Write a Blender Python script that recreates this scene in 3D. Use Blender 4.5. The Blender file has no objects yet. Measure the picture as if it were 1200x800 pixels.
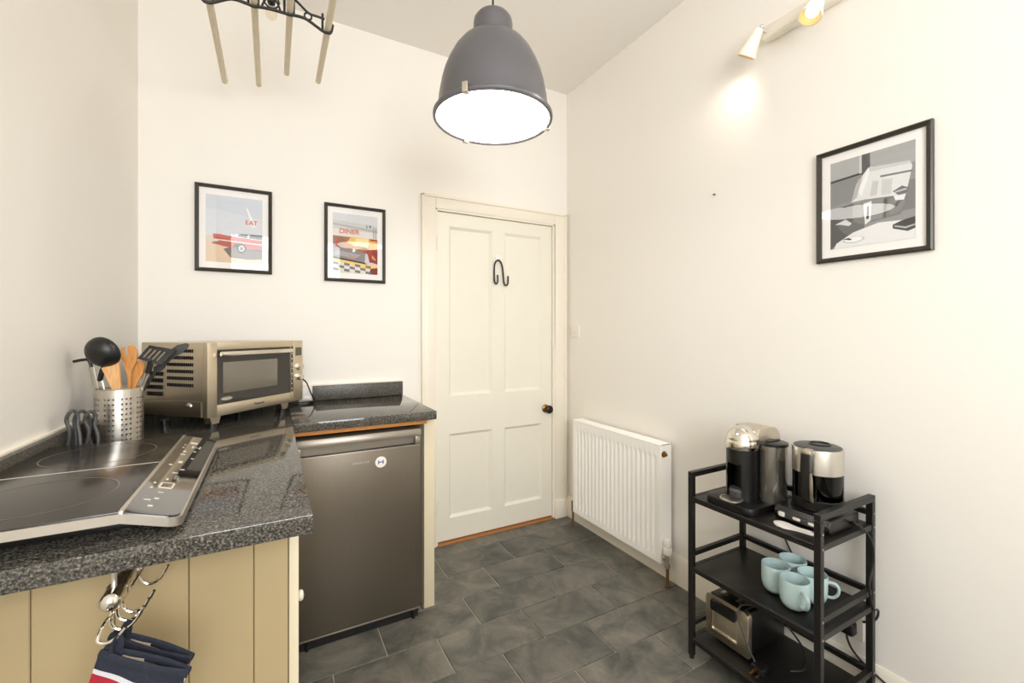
import bpy, bmesh, math, random
from mathutils import Matrix, Vector
random.seed(7)
S = bpy.context.scene
C = S.collection
PI = math.pi
R = math.radians

# ------------------------------------------------------------------ camera, world, light, exposure
cam_d = bpy.data.cameras.new('camera'); cam = bpy.data.objects.new('camera', cam_d); C.objects.link(cam)
cam_d.sensor_width = 36.0; cam_d.lens = 516.0 / 1200.0 * 36.0; cam_d.shift_y = -0.01
cam_d.clip_start = 0.02
cam.location = (0, 0, 1.27); cam.rotation_euler = (R(90), 0, -math.atan(282 / 516))
S.camera = cam
w = bpy.data.worlds.new('daylight'); S.world = w; w.use_nodes = True
w.node_tree.nodes['Background'].inputs[0].default_value = (0.78, 0.88, 1.0, 1)
w.node_tree.nodes['Background'].inputs[1].default_value = 1.6
def area(name, loc, rot, sx, sy, power, col):
    d = bpy.data.lights.new(name, 'AREA'); d.shape = 'RECTANGLE'; d.size = sx; d.size_y = sy; d.energy = power; d.color = col
    o = bpy.data.objects.new(name, d); C.objects.link(o); o.location = loc; o.rotation_euler = rot
    return o
# area lamp standing for daylight from an unseen window assumed behind the camera
area('daylight_lamp', (0.20, -1.66, 1.83), (R(90), 0, 0), 1.3, 1.35, 50, (0.98, 0.99, 1.0))
S.view_settings.view_transform = 'Standard'; S.view_settings.look = 'None'
S.view_settings.gamma = 1.0; S.view_settings.use_curve_mapping = False
S.view_settings.exposure = 0.38
S.cycles.use_denoising = True
S.cycles.max_bounces = 14; S.cycles.diffuse_bounces = 8; S.cycles.glossy_bounces = 5
S.cycles.sample_clamp_indirect = 6.0; S.cycles.caustics_reflective = False

# ------------------------------------------------------------------ materials
def lin(c):
    return tuple(((x / 255) / 12.92 if x / 255 <= 0.04045 else ((x / 255 + 0.055) / 1.055) ** 2.4) for x in c) + (1,)
MATS = {}
def mat(name, col, rough=0.5, metal=0.0, var=0.05, scale=18.0, bump=0.0, bscale=60.0, coat=0.0, stretch=(1, 1, 1), spec=0.5, emit=None, estr=0.0, sheen=0.0):
    if name in MATS: return MATS[name]
    m = bpy.data.materials.new(name); m.use_nodes = True; nt = m.node_tree; N = nt.nodes; L = nt.links
    p = N['Principled BSDF']
    p.inputs['Roughness'].default_value = rough; p.inputs['Metallic'].default_value = metal
    p.inputs['Coat Weight'].default_value = coat; p.inputs['Coat Roughness'].default_value = 0.04
    p.inputs['Specular IOR Level'].default_value = spec
    if sheen: p.inputs['Sheen Weight'].default_value = sheen
    tc = N.new('ShaderNodeTexCoord'); mp = N.new('ShaderNodeMapping'); mp.inputs['Scale'].default_value = stretch
    L.new(tc.outputs['Object'], mp.inputs['Vector'])
    nz = N.new('ShaderNodeTexNoise'); nz.inputs['Scale'].default_value = scale; nz.inputs['Detail'].default_value = 4
    L.new(mp.outputs[0], nz.inputs['Vector'])
    c = lin(col)
    mx = N.new('ShaderNodeMix'); mx.data_type = 'RGBA'
    mx.inputs[6].default_value = tuple(max(0, x * (1 - var)) for x in c[:3]) + (1,)
    mx.inputs[7].default_value = tuple(min(1, x * (1 + var)) for x in c[:3]) + (1,)
    L.new(nz.outputs[0], mx.inputs[0]); L.new(mx.outputs[2], p.inputs['Base Color'])
    if bump:
        b = N.new('ShaderNodeBump'); b.inputs['Strength'].default_value = bump; b.inputs['Distance'].default_value = 0.002
        n2 = N.new('ShaderNodeTexNoise'); n2.inputs['Scale'].default_value = bscale; n2.inputs['Detail'].default_value = 3
        L.new(mp.outputs[0], n2.inputs['Vector']); L.new(n2.outputs[0], b.inputs['Height']); L.new(b.outputs[0], p.inputs['Normal'])
    if emit:
        p.inputs['Emission Color'].default_value = lin(emit); p.inputs['Emission Strength'].default_value = estr
    MATS[name] = m
    return m

def ramp(N, stops):
    r = N.new('ShaderNodeValToRGB'); e = r.color_ramp.elements
    while len(e) < len(stops): e.new(0.5)
    for i, (p, c) in enumerate(stops): e[i].position = p; e[i].color = lin(c)
    return r

def granite(name='speckled_granite', rough=0.06):
    m = bpy.data.materials.new(name); m.use_nodes = True; N = m.node_tree.nodes; L = m.node_tree.links; p = N['Principled BSDF']
    tc = N.new('ShaderNodeTexCoord')
    a = N.new('ShaderNodeTexNoise'); a.inputs['Scale'].default_value = 230; a.inputs['Detail'].default_value = 3; a.inputs['Roughness'].default_value = 0.65
    v = N.new('ShaderNodeTexVoronoi'); v.inputs['Scale'].default_value = 420
    L.new(tc.outputs['Object'], a.inputs[0]); L.new(tc.outputs['Object'], v.inputs['Vector'])
    r = ramp(N, [(0.36, (42, 40, 36)), (0.46, (74, 71, 65)), (0.55, (102, 98, 90)), (0.67, (142, 136, 124))])
    L.new(a.outputs[0], r.inputs[0])
    mx = N.new('ShaderNodeMix'); mx.data_type = 'RGBA'; mx.blend_type = 'MULTIPLY'; mx.inputs[0].default_value = 0.55
    sc = N.new('ShaderNodeSeparateColor'); L.new(v.outputs['Color'], sc.inputs[0])
    r2 = ramp(N, [(0.0, (80, 80, 80)), (1.0, (255, 255, 255))]); L.new(sc.outputs[0], r2.inputs[0])
    L.new(r.outputs[0], mx.inputs[6]); L.new(r2.outputs[0], mx.inputs[7]); L.new(mx.outputs[2], p.inputs['Base Color'])
    p.inputs['Roughness'].default_value = rough; p.inputs['Specular IOR Level'].default_value = 0.5
    return m

def slate():
    m = bpy.data.materials.new('riven_slate'); m.use_nodes = True; N = m.node_tree.nodes; L = m.node_tree.links; p = N['Principled BSDF']
    tc = N.new('ShaderNodeTexCoord'); oi = N.new('ShaderNodeObjectInfo')
    ad = N.new('ShaderNodeVectorMath'); ad.operation = 'ADD'
    sc = N.new('ShaderNodeVectorMath'); sc.operation = 'SCALE'; sc.inputs['Scale'].default_value = 37.0
    cb = N.new('ShaderNodeCombineXYZ'); L.new(oi.outputs['Random'], cb.inputs[0]); L.new(oi.outputs['Random'], cb.inputs[2])
    L.new(cb.outputs[0], sc.inputs[0]); L.new(tc.outputs['Object'], ad.inputs[0]); L.new(sc.outputs[0], ad.inputs[1])
    n = N.new('ShaderNodeTexNoise'); n.inputs['Scale'].default_value = 6.0; n.inputs['Detail'].default_value = 9; n.inputs['Roughness'].default_value = 0.68; n.inputs['Distortion'].default_value = 0.6
    L.new(ad.outputs[0], n.inputs['Vector'])
    r = ramp(N, [(0.30, (62, 64, 62)), (0.45, (92, 92, 87)), (0.52, (107, 105, 99)), (0.70, (134, 130, 121))])
    L.new(n.outputs[0], r.inputs[0])
    mx = N.new('ShaderNodeMix'); mx.data_type = 'RGBA'; mx.blend_type = 'MULTIPLY'; mx.inputs[0].default_value = 1
    rr = ramp(N, [(0, (222, 222, 222)), (1, (255, 253, 248))]); L.new(oi.outputs['Random'], rr.inputs[0])
    L.new(r.outputs[0], mx.inputs[6]); L.new(rr.outputs[0], mx.inputs[7]); L.new(mx.outputs[2], p.inputs['Base Color'])
    wv = N.new('ShaderNodeTexNoise'); wv.inputs['Scale'].default_value = 9; wv.inputs['Detail'].default_value = 8; wv.inputs['Distortion'].default_value = 0.6
    L.new(ad.outputs[0], wv.inputs['Vector'])
    b = N.new('ShaderNodeBump'); b.inputs['Strength'].default_value = 0.45; b.inputs['Distance'].default_value = 0.006
    L.new(wv.outputs[0], b.inputs['Height']); L.new(b.outputs[0], p.inputs['Normal'])
    p.inputs['Roughness'].default_value = 0.42
    return m

def wood(name, c1, c2, stretch):
    m = bpy.data.materials.new(name); m.use_nodes = True; N = m.node_tree.nodes; L = m.node_tree.links; p = N['Principled BSDF']
    tc = N.new('ShaderNodeTexCoord'); mp = N.new('ShaderNodeMapping'); mp.inputs['Scale'].default_value = stretch
    n = N.new('ShaderNodeTexNoise'); n.inputs['Scale'].default_value = 30; n.inputs['Detail'].default_value = 5; n.inputs['Distortion'].default_value = 0.5
    L.new(tc.outputs['Object'], mp.inputs[0]); L.new(mp.outputs[0], n.inputs['Vector'])
    r = ramp(N, [(0.35, c1), (0.65, c2)]); L.new(n.outputs[0], r.inputs[0]); L.new(r.outputs[0], p.inputs['Base Color'])
    p.inputs['Roughness'].default_value = 0.5
    return m

def pane_glass(name, tint=(255, 255, 255), refl=1.0, rough=0.01):
    m = bpy.data.materials.new(name); m.use_nodes = True; N = m.node_tree.nodes; L = m.node_tree.links
    for n in list(N): N.remove(n)
    o = N.new('ShaderNodeOutputMaterial'); t = N.new('ShaderNodeBsdfTransparent'); t.inputs[0].default_value = lin(tint)
    g = N.new('ShaderNodeBsdfGlossy'); g.inputs['Roughness'].default_value = rough
    f = N.new('ShaderNodeFresnel'); f.inputs[0].default_value = 1.5
    nz = N.new('ShaderNodeTexNoise'); nz.inputs['Scale'].default_value = 3.0
    mu = N.new('ShaderNodeMath'); mu.operation = 'MULTIPLY'; mu.inputs[1].default_value = refl
    mx = N.new('ShaderNodeMixShader'); ge = N.new('ShaderNodeNewGeometry'); inv = N.new('ShaderNodeMath'); inv.operation = 'SUBTRACT'; inv.inputs[0].default_value = 1.0; L.new(ge.outputs['Backfacing'], inv.inputs[1]); m3 = N.new('ShaderNodeMath'); m3.operation = 'MULTIPLY'; L.new(f.outputs[0], mu.inputs[0]); L.new(mu.outputs[0], m3.inputs[0]); L.new(inv.outputs[0], m3.inputs[1]); L.new(m3.outputs[0], mx.inputs[0]); L.new(t.outputs[0], mx.inputs[1]); L.new(g.outputs[0], mx.inputs[2]); L.new(mx.outputs[0], o.inputs[0])
    return m

def emission(name, col, st):
    m = bpy.data.materials.new(name); m.use_nodes = True; N = m.node_tree.nodes; L = m.node_tree.links
    for n in list(N): N.remove(n)
    o = N.new('ShaderNodeOutputMaterial'); e = N.new('ShaderNodeEmission'); e.inputs[0].default_value = lin(col); e.inputs[1].default_value = st
    L.new(e.outputs[0], o.inputs[0])
    return m

M = dict(
    wall=mat('cream_wall_paint', (240, 236, 229), 0.55, var=0.012, scale=3, bump=0.06, bscale=160),
    ceil=mat('ceiling_paint', (238, 234, 229), 0.7, var=0.012, scale=3),
    door=mat('ivory_gloss_paint', (235, 231, 218), 0.32, var=0.02, scale=6, bump=0.05, bscale=30),
    trim=mat('ivory_trim_paint', (238, 231, 217), 0.35, var=0.02, scale=8),
    cab=mat('shaded_cabinet_paint', (180, 160, 121), 0.42, var=0.03, scale=9),  # buttermilk paint darkened to hold the shade on the boarded end
    cab2=mat('lit_cabinet_paint', (222, 210, 180), 0.42, var=0.03, scale=9),  # paler copy of the cabinet paint for faces catching more light
    granite=granite(), upstand=granite('satin_speckled_granite', 0.38), slate=slate(),
    grout=mat('pale_grout', (198, 187, 168), 0.85, var=0.12, scale=40),
    pine=wood('orange_pine', (196, 122, 54), (222, 154, 82), (1, 12, 12)),
    pine3=wood('worn_pine', (150, 98, 52), (178, 122, 68), (1, 12, 12)),
    pine2=wood('pale_airer_wood', (212, 198, 170), (226, 214, 190), (20, 1, 20)),
    beech=wood('light_beech', (214, 158, 98), (230, 182, 124), (6, 6, 1)),
    bamboo=wood('golden_bamboo', (204, 132, 56), (222, 158, 82), (6, 6, 1)),
    black=mat('black_powder_coat', (21, 19, 17), 0.42, var=0.15, scale=60),
    iron=mat('black_cast_iron', (34, 30, 27), 0.5, var=0.2, scale=90, bump=0.2),
    plast=mat('black_plastic', (20, 19, 18), 0.33, var=0.1, scale=40),
    nylon=mat('black_nylon', (24, 23, 22), 0.38, var=0.1, scale=40),
    rubber=mat('black_cable_rubber', (30, 29, 28), 0.5, var=0.1, scale=40),
    gcable=mat('grey_cable_rubber', (66, 66, 66), 0.45, var=0.1, scale=40),
    frame=mat('dark_brown_frame_lacquer', (48, 43, 36), 0.35, var=0.1, scale=60),
    matb=mat('white_mount_card', (246, 243, 240), 0.8, var=0.01),
    white=mat('white_plastic', (236, 232, 224), 0.3, var=0.02),
    whitem=mat('white_lacquered_metal', (244, 238, 224), 0.35, var=0.02),
    rad=mat('white_radiator_enamel', (252, 250, 246), 0.3, var=0.01),
    steel=mat('brushed_steel', (186, 176, 160), 0.30, 1.0, var=0.1, scale=30, stretch=(1, 1, 30)),
    steelh=mat('warm_brushed_steel', (216, 204, 182), 0.36, 1.0, var=0.1, scale=30, stretch=(1, 1, 40)),
    pot=mat('satin_steel', (214, 208, 198), 0.34, 1.0, var=0.05, scale=40, stretch=(1, 1, 20)),
    fridge=mat('dark_fridge_steel', (126, 117, 104), 0.36, 0.85, var=0.08, scale=14, stretch=(30, 1, 1)),
    fridge2=mat('grey_fridge_cap', (150, 142, 130), 0.36, 0.7, var=0.05),
    chrome=mat('chrome', (226, 220, 210), 0.08, 1.0, var=0.03),
    brass=mat('aged_brass', (150, 108, 54), 0.35, 1.0, var=0.2, scale=80),
    copper=mat('tarnished_copper', (140, 104, 78), 0.5, 0.7, var=0.3, scale=120),
    gold=mat('brass_pin', (206, 150, 84), 0.3, 1.0),
    knobdark=mat('dark_bronze', (52, 44, 36), 0.3, 0.7, var=0.2, scale=60),
    hobglass=mat('black_hob_glass', (38, 33, 28), 0.20, var=0.1, spec=0.75),
    hobpanel=mat('black_panel_glass', (24, 22, 20), 0.05, var=0.1, coat=1.0, spec=0.7),
    darkgls=mat('dark_door_glass', (36, 32, 28), 0.06, var=0.1, coat=0.6),
    screen=mat('grey_door_mesh', (112, 106, 94), 0.22, var=0.06, scale=300, coat=0.8),
    lcd=mat('grey_green_display', (84, 84, 66), 0.2, var=0.05),
    mark=mat('pale_printing', (214, 208, 196), 0.5, var=0.02),
    ring=mat('grey_zone_printing', (92, 85, 74), 0.3, var=0.05),
    shade=mat('graphite_lamp_paint', (108, 107, 111), 0.34, 0.5, var=0.05, scale=12),
    shadein=mat('white_reflector', (240, 236, 226), 0.5),
    lampglass=emission('lit_lamp_glass', (255, 250, 241), 10.5),
    spotglow=emission('lit_spot_bulb', (255, 236, 200), 5.0),
    goldref=mat('gold_reflector', (186, 158, 108), 0.5, 0.1, var=0.05),
    clear=pane_glass('clear_glass'),
    artglass=pane_glass('picture_glass', refl=1.0),
    bulbg=pane_glass('bulb_glass', (250, 246, 236), 1.0),
    smoke=pane_glass('smoked_kettle_glass', (54, 44, 36), 0.9, 0.03),
    tankg=mat('smoky_tank_plastic', (150, 146, 138), 0.16, 0.75, var=0.08, scale=6, coat=0.5),
    hood=mat('silver_hood', (196, 186, 168), 0.34, 0.7, var=0.03),
    mug=mat('duck_egg_glaze', (186, 209, 209), 0.30, var=0.03, scale=30, coat=0.3),
    navy=mat('navy_cotton', (34, 38, 51), 0.9, var=0.25, scale=180, bump=0.5, bscale=500),
    red=mat('red_stripe_cotton', (164, 30, 48), 0.9, var=0.15, scale=180, bump=0.4, bscale=500),
    stripe=mat('pale_stripe_cotton', (206, 206, 212), 0.9, var=0.1, scale=180, bump=0.4, bscale=500),
    lining=mat('cream_lining', (222, 204, 184), 0.9, var=0.1, scale=120),
    blue=mat('blue_print', (44, 70, 156), 0.5, var=0.02),
    seam=mat('dark_gap', (18, 16, 14), 0.8),
    soot=mat('shadow_gap_board', (34, 31, 28), 0.8),
    slatew=mat('white_ceramic', (240, 236, 228), 0.25, var=0.02),
)

# ------------------------------------------------------------------ geometry helpers
class MB:
    def __init__(s, Mx=None): s.v = []; s.f = []; s.m = []; s.M = Mx
    def add(s, vs, fs, mi=0):
        o = len(s.v)
        for p in vs:
            p = Vector(p)
            if s.M is not None: p = s.M @ p
            s.v.append(tuple(p))
        for f in fs: s.f.append(tuple(i + o for i in f)); s.m.append(mi)
        return s
    def bm(s, b, mi=0):
        b.verts.index_update()
        return s.add([v.co[:] for v in b.verts], [[v.index for v in f.verts] for f in b.faces], mi)
    def box(s, x0, x1, y0, y1, z0, z1, b=0.0, seg=2, mi=0, rot=None):
        t = bmesh.new(); bmesh.ops.create_cube(t, size=1)
        for v in t.verts: v.co = Vector(((v.co.x + .5) * (x1 - x0) + x0, (v.co.y + .5) * (y1 - y0) + y0, (v.co.z + .5) * (z1 - z0) + z0))
        if b: bmesh.ops.bevel(t, geom=t.edges[:], offset=min(b, .49 * min(abs(x1 - x0), abs(y1 - y0), abs(z1 - z0))), segments=seg, affect='EDGES', profile=.5)
        if rot is not None: bmesh.ops.transform(t, matrix=rot, verts=t.verts)
        s.bm(t, mi); t.free(); return s
    def prism(s, poly, ax, d0, d1, b=0.0, seg=2, mi=0):
        t = bmesh.new()
        def P(a, c, d): return {'z': (a, c, d), 'y': (a, d, c), 'x': (d, a, c)}[ax]
        lo = [t.verts.new(P(a, c, d0)) for a, c in poly]; hi = [t.verts.new(P(a, c, d1)) for a, c in poly]
        n = len(poly)
        f0 = t.faces.new(lo[::-1]); f1 = t.faces.new(hi)
        for i in range(n): t.faces.new((lo[i], lo[(i + 1) % n], hi[(i + 1) % n], hi[i]))
        if b: bmesh.ops.bevel(t, geom=list(set(f0.edges[:] + f1.edges[:])), offset=b, segments=seg, affect='EDGES', profile=.5)
        s.bm(t, mi); t.free(); return s
    def lathe(s, prof, seg=32, c=(0, 0, 0), mi=0, a0=0.0, a1=2 * PI):
        full = abs(a1 - a0 - 2 * PI) < 1e-6; n = seg if full else seg + 1
        vs = []; fs = []
        for r, z in prof:
            for i in range(n):
                a = a0 + (a1 - a0) * i / seg
                vs.append((c[0] + r * math.cos(a), c[1] + r * math.sin(a), c[2] + z))
        for j in range(len(prof) - 1):
            for i in range(seg):
                k = (i + 1) % n
                q = (j * n + i, j * n + k, (j + 1) * n + k, (j + 1) * n + i)
                fs.append(q)
        return s.add(vs, fs, mi)
    def tube(s, pts, r, seg=8, closed=False, mi=0, flat=None):
        pts = [Vector(p) for p in pts]; n = len(pts)
        rs = r if isinstance(r, (list, tuple)) else [r] * n
        vs = []; fs = []
        T = []
        for i in range(n):
            a = pts[(i - 1) % n] if (closed or i > 0) else pts[i]; b = pts[(i + 1) % n] if (closed or i < n - 1) else pts[i]
            T.append((b - a).normalized())
        u = T[0].orthogonal().normalized()
        if flat is not None: u = (Vector(flat[2]) - T[0] * T[0].dot(Vector(flat[2]))).normalized()
        for i in range(n):
            u = (u - T[i] * T[i].dot(u)).normalized(); w_ = T[i].cross(u)
            for k in range(seg):
                a = 2 * PI * k / seg
                ca, sa = math.cos(a), math.sin(a)
                if flat is not None: ca *= flat[0]; sa *= flat[1]
                vs.append(pts[i] + (u * ca + w_ * sa) * rs[i])
        m = n if closed else n - 1
        for i in range(m):
            j = (i + 1) % n
            for k in range(seg):
                l = (k + 1) % seg
                fs.append((i * seg + k, i * seg + l, j * seg + l, j * seg + k))
        if not closed:
            fs.append(tuple(range(seg))[::-1]); fs.append(tuple((n - 1) * seg + k for k in range(seg)))
        return s.add(vs, fs, mi)
    def cyl(s, p0, p1, r, seg=20, mi=0, r1=None):
        return s.tube([p0, p1], [r, r if r1 is None else r1], seg, mi=mi)
    def ball(s, c, r, seg=20, mi=0, sc=(1, 1, 1)):
        t = bmesh.new(); bmesh.ops.create_uvsphere(t, u_segments=seg, v_segments=max(6, seg // 2), radius=r)
        for v in t.verts: v.co = Vector((v.co.x * sc[0] + c[0], v.co.y * sc[1] + c[1], v.co.z * sc[2] + c[2]))
        s.bm(t, mi); t.free(); return s
    def build(s, name, mats, parent=None, local=False, smooth=35, keep=False):
        vs = s.v
        loc = Vector((0, 0, 0))
        if parent is not None and not local:
            I = ROOT.get(parent.name, Matrix()).inverted(); vs = [tuple(I @ Vector(p)) for p in vs]
        if parent is None and not keep:
            xs, ys, zs = zip(*vs)
            loc = Vector(((min(xs) + max(xs)) / 2, (min(ys) + max(ys)) / 2, min(zs)))
            vs = [tuple(Vector(p) - loc) for p in vs]
        me = bpy.data.meshes.new(name); me.from_pydata(vs, [], s.f)
        ml = mats if isinstance(mats, (list, tuple)) else [mats]
        for m in ml: me.materials.append(m)
        me.polygons.foreach_set('material_index', s.m)
        t = bmesh.new(); t.from_mesh(me); bmesh.ops.remove_doubles(t, verts=t.verts, dist=1e-6); bmesh.ops.recalc_face_normals(t, faces=t.faces); t.to_mesh(me); t.free()
        if smooth:
            me.polygons.foreach_set('use_smooth', [True] * len(me.polygons)); me.set_sharp_from_angle(angle=R(smooth))
        me.update()
        o = bpy.data.objects.new(name, me); C.objects.link(o); o.location = loc
        if parent is not None:
            o.parent = parent; ROOT[o.name] = ROOT.get(parent.name, Matrix())
        else:
            ROOT[o.name] = Matrix.Translation(loc)
        return o
ROOT = {}
def tag(o, label, cat, group=None, kind=None):
    o['label'] = label; o['category'] = cat
    if group: o['group'] = group
    if kind: o['kind'] = kind
    return o
def thing(name, label, cat, loc=(0, 0, 0), rz=0.0, group=None, kind=None, rot=None):
    o = bpy.data.objects.new(name, None); C.objects.link(o); o.empty_display_size = 0.05
    o.location = loc; o.rotation_euler = rot if rot else (0, 0, rz)
    from mathutils import Euler
    ROOT[o.name] = Matrix.Translation(Vector(loc)) @ Euler(o.rotation_euler).to_matrix().to_4x4()
    return tag(o, label, cat, group, kind)
def dup(root, loc, rz, label):
    r = root.copy(); C.objects.link(r); r.location = loc; r.rotation_euler = (0, 0, rz); r['label'] = label
    for ch in list(root.children):
        c = ch.copy(); C.objects.link(c); c.parent = r
        for g in ch.children:
            d = g.copy(); C.objects.link(d); d.parent = c
    return r
def cat(pts, n=6, closed=False):
    P = [Vector(p) for p in pts]; out = []; N = len(P)
    for i in range(N if closed else N - 1):
        g = lambda k: P[k % N] if closed else P[max(0, min(N - 1, k))]
        p0, p1, p2, p3 = g(i - 1), g(i), g(i + 1), g(i + 2)
        for j in range(n):
            t = j / n
            out.append(.5 * ((2 * p1) + (-p0 + p2) * t + (2 * p0 - 5 * p1 + 4 * p2 - p3) * t * t + (-p0 + 3 * p1 - 3 * p2 + p3) * t ** 3))
    if not closed: out.append(P[-1])
    return out
def rrect(x0, x1, y0, y1, r, n=5):
    out = []
    for cx, cy, a in ((x1 - r, y0 + r, -90), (x1 - r, y1 - r, 0), (x0 + r, y1 - r, 90), (x0 + r, y0 + r, 180)):
        for i in range(n + 1):
            t = R(a + 90 * i / n); out.append((cx + r * math.cos(t), cy + r * math.sin(t)))
    return out
def circ(cx, cy, rx, ry=None, n=20):
    ry = rx if ry is None else ry
    return [(cx + rx * math.cos(2 * PI * i / n), cy + ry * math.sin(2 * PI * i / n)) for i in range(n)]
def text(name, s, size, m, parent, mtx, squeeze=1.0):
    cu = bpy.data.curves.new(name, 'FONT'); cu.body = s; cu.size = size; cu.extrude = 0.0003; cu.align_x = 'CENTER'; cu.align_y = 'CENTER'
    ob = bpy.data.objects.new(name + '_curve', cu); C.objects.link(ob)
    bpy.context.view_layer.update()
    me = bpy.data.meshes.new_from_object(ob.evaluated_get(bpy.context.evaluated_depsgraph_get()))
    bpy.data.objects.remove(ob); bpy.data.curves.remove(cu)
    me.name = name; me.transform(mtx @ Matrix.Diagonal((squeeze, 1, 1, 1)))
    me.materials.clear(); me.materials.append(m)
    o = bpy.data.objects.new(name, me); C.objects.link(o); o.parent = parent; ROOT[o.name] = ROOT.get(parent.name, Matrix())
    return o
FRONT = Matrix(((1, 0, 0, 0), (0, 0, -1, 0), (0, 1, 0, 0), (0, 0, 0, 1)))   # text plane facing local -y
def T(x, y, z): return Matrix.Translation((x, y, z))

def pos(px, py, Y):
    u = (px - 600) / 516; v = (388 - py) / 516; c_, s_ = math.cos(cam_a), math.sin(cam_a)
    d = Y / (-u * s_ + c_)
    return Vector((d * (u * c_ + s_), Y, 1.27 + d * v))
cam_a = math.atan(282 / 516)
# ------------------------------------------------------------------ room shell
RX, BY, FY, CZ = 1.80, 2.50, -1.72, 2.91
def XL(y): return -0.517 - 0.022 * (BY - y)
b = MB().box(-0.75, RX + .1, FY - .1, BY + .2, -0.06, -0.004)
floor = tag(b.build('floor', M['grout'], keep=True), 'dark slate tiled floor with pale grout lines', 'floor', kind='structure')
TL, TW, G = 0.40, 0.2062, 0.0035
meshes = []
def tile_mesh(x0, x1, y0, y1):
    h = random.uniform(-0.0008, 0.0006)
    return MB().box(x0 + G / 2, x1 - G / 2, y0 + G / 2, y1 - G / 2, -0.005, h, b=0.0015, seg=1)
for k in range(-17, 5):
    y0 = 1.747 + TW * k; y1 = y0 + TW
    if y0 > BY + .05: continue
    y1 = min(y1, BY + .06)
    off = 0.0 if k % 2 else 0.2
    n = -4
    while True:
        x0 = 0.6 + off + TL * n; x1 = x0 + TL; n += 1
        if x0 > RX: break
        if x1 < -0.6: continue
        x0 = max(x0, -0.62); x1 = min(x1, RX)
        if x1 - x0 < .02: continue
        tile_mesh(x0, x1, y0, y1).build('tile', M['slate'], floor, smooth=0)
tag(MB().box(-0.75, RX + .1, FY - .1, BY + .2, CZ, CZ + .1).build('ceiling', M['ceil']), 'plain off-white ceiling above the pendant lamp', 'ceiling', kind='structure')
# left wall, very slightly out of square
b = MB().prism([(XL(FY - .1), FY - .1), (XL(BY), BY), (XL(BY) - .1, BY + .1), (XL(FY) - .2, FY - .1)], 'z', 0, CZ)
tag(b.build('wall_left', M['wall']), 'cream painted wall behind the hob', 'wall', kind='structure')
b = MB().box(RX, RX + .1, FY - .1, BY + .1, 0, CZ)
wr = tag(b.build('wall_right', M['wall']), 'long cream painted wall with radiator and spotlight bar', 'wall', kind='structure')
DX0, DX1, DZ = 0.857, 1.682, 1.986
b = MB().box(XL(BY) - .1, DX0, BY, BY + .1, 0, CZ).box(DX1, RX, BY, BY + .1, 0, CZ).box(DX0, DX1, BY, BY + .1, DZ, CZ).box(XL(BY) - .1, RX, BY + .1, BY + .16, 0, CZ)
tag(b.build('wall_back', M['wall']), 'cream painted wall with the panelled door and two pictures', 'wall', kind='structure')
# wall behind the camera with an unseen window assumed for the daylight
WX0, WX1, WZ0, WZ1 = -0.45, 0.85, 1.15, 2.5
b = MB().box(-0.72, WX0, FY - .1, FY, 0, CZ).box(WX1, RX, FY - .1, FY, 0, CZ).box(WX0, WX1, FY - .1, FY, 0, WZ0).box(WX0, WX1, FY - .1, FY, WZ1, CZ)
tag(b.build('wall_front', M['wall']), 'cream wall behind the viewer holding the window', 'wall', kind='structure')
b = MB()
for x0, x1, z0, z1 in ((WX0, WX0 + .05, WZ0, WZ1), (WX1 - .05, WX1, WZ0, WZ1), (WX0, WX1, WZ0, WZ0 + .05), (WX0, WX1, WZ1 - .05, WZ1), ((WX0 + WX1) / 2 - .025, (WX0 + WX1) / 2 + .025, WZ0, WZ1), (WX0, WX1, 1.81, 1.85)):
    b.box(x0, x1, FY - .07, FY - .02, z0, z1, .004)
win = tag(b.build('window_1', M['whitem']), 'unseen white framed window assumed behind the viewer', 'window', kind='structure')
MB().box(WX0 + .03, WX1 - .03, FY - .05, FY - .046, WZ0 + .03, WZ1 - .03).build('pane', M['clear'], win)

# baseboard, architrave, threshold, ledges behind the upstands
prof = [(RX, 0), (RX - .016, 0), (RX - .016, .112), (RX - .013, .118), (RX - .013, .124), (RX - .008, .134), (RX - .004, .142), (RX, .142)]
b = MB().prism(prof, 'y', FY, BY - .001)
tag(b.build('baseboard_right', M['trim']), 'cream moulded skirting board below the radiator', 'skirting board', kind='structure')
b = MB()
def arch(x0, x1, z0, z1): b.box(x0, x1, BY - .018, BY + .002, z0, z1, .003)
arch(0.772, 0.848, 0, 2.062); arch(1.692, 1.772, .125, 2.062); arch(0.848, 1.692, 1.994, 2.062)
b.box(0.762, 0.778, BY - .026, BY, 0, 2.070, .004); b.box(1.766, 1.782, BY - .026, BY, .125, 2.070, .004); b.box(0.762, 1.782, BY - .026, BY, 2.056, 2.072, .004)
b.box(1.686, 1.795, BY - .032, BY, 0, .125, .004)
tag(b.build('trim_1', M['trim']), 'cream door architrave with a block at its foot', 'door frame', kind='structure')
b = MB().box(DX0 - .009, DX0 + .004, BY - .012, BY + .1, 0, DZ).box(DX1 - .004, DX1 + .010, BY - .012, BY + .1, 0, DZ).box(DX0, DX1, BY - .012, BY + .1, DZ - .002, DZ + .008)
tag(b.build('trim_2', M['trim']), 'thin cream door lining inside the architrave', 'door frame', kind='structure')
b = MB().box(DX0, DX1, BY - .02, BY + .08, -0.004, 0.008, .002)
tag(b.build('trim_3', M['pine3']), 'bare orange pine threshold strip under the door', 'threshold', kind='structure')

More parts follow.
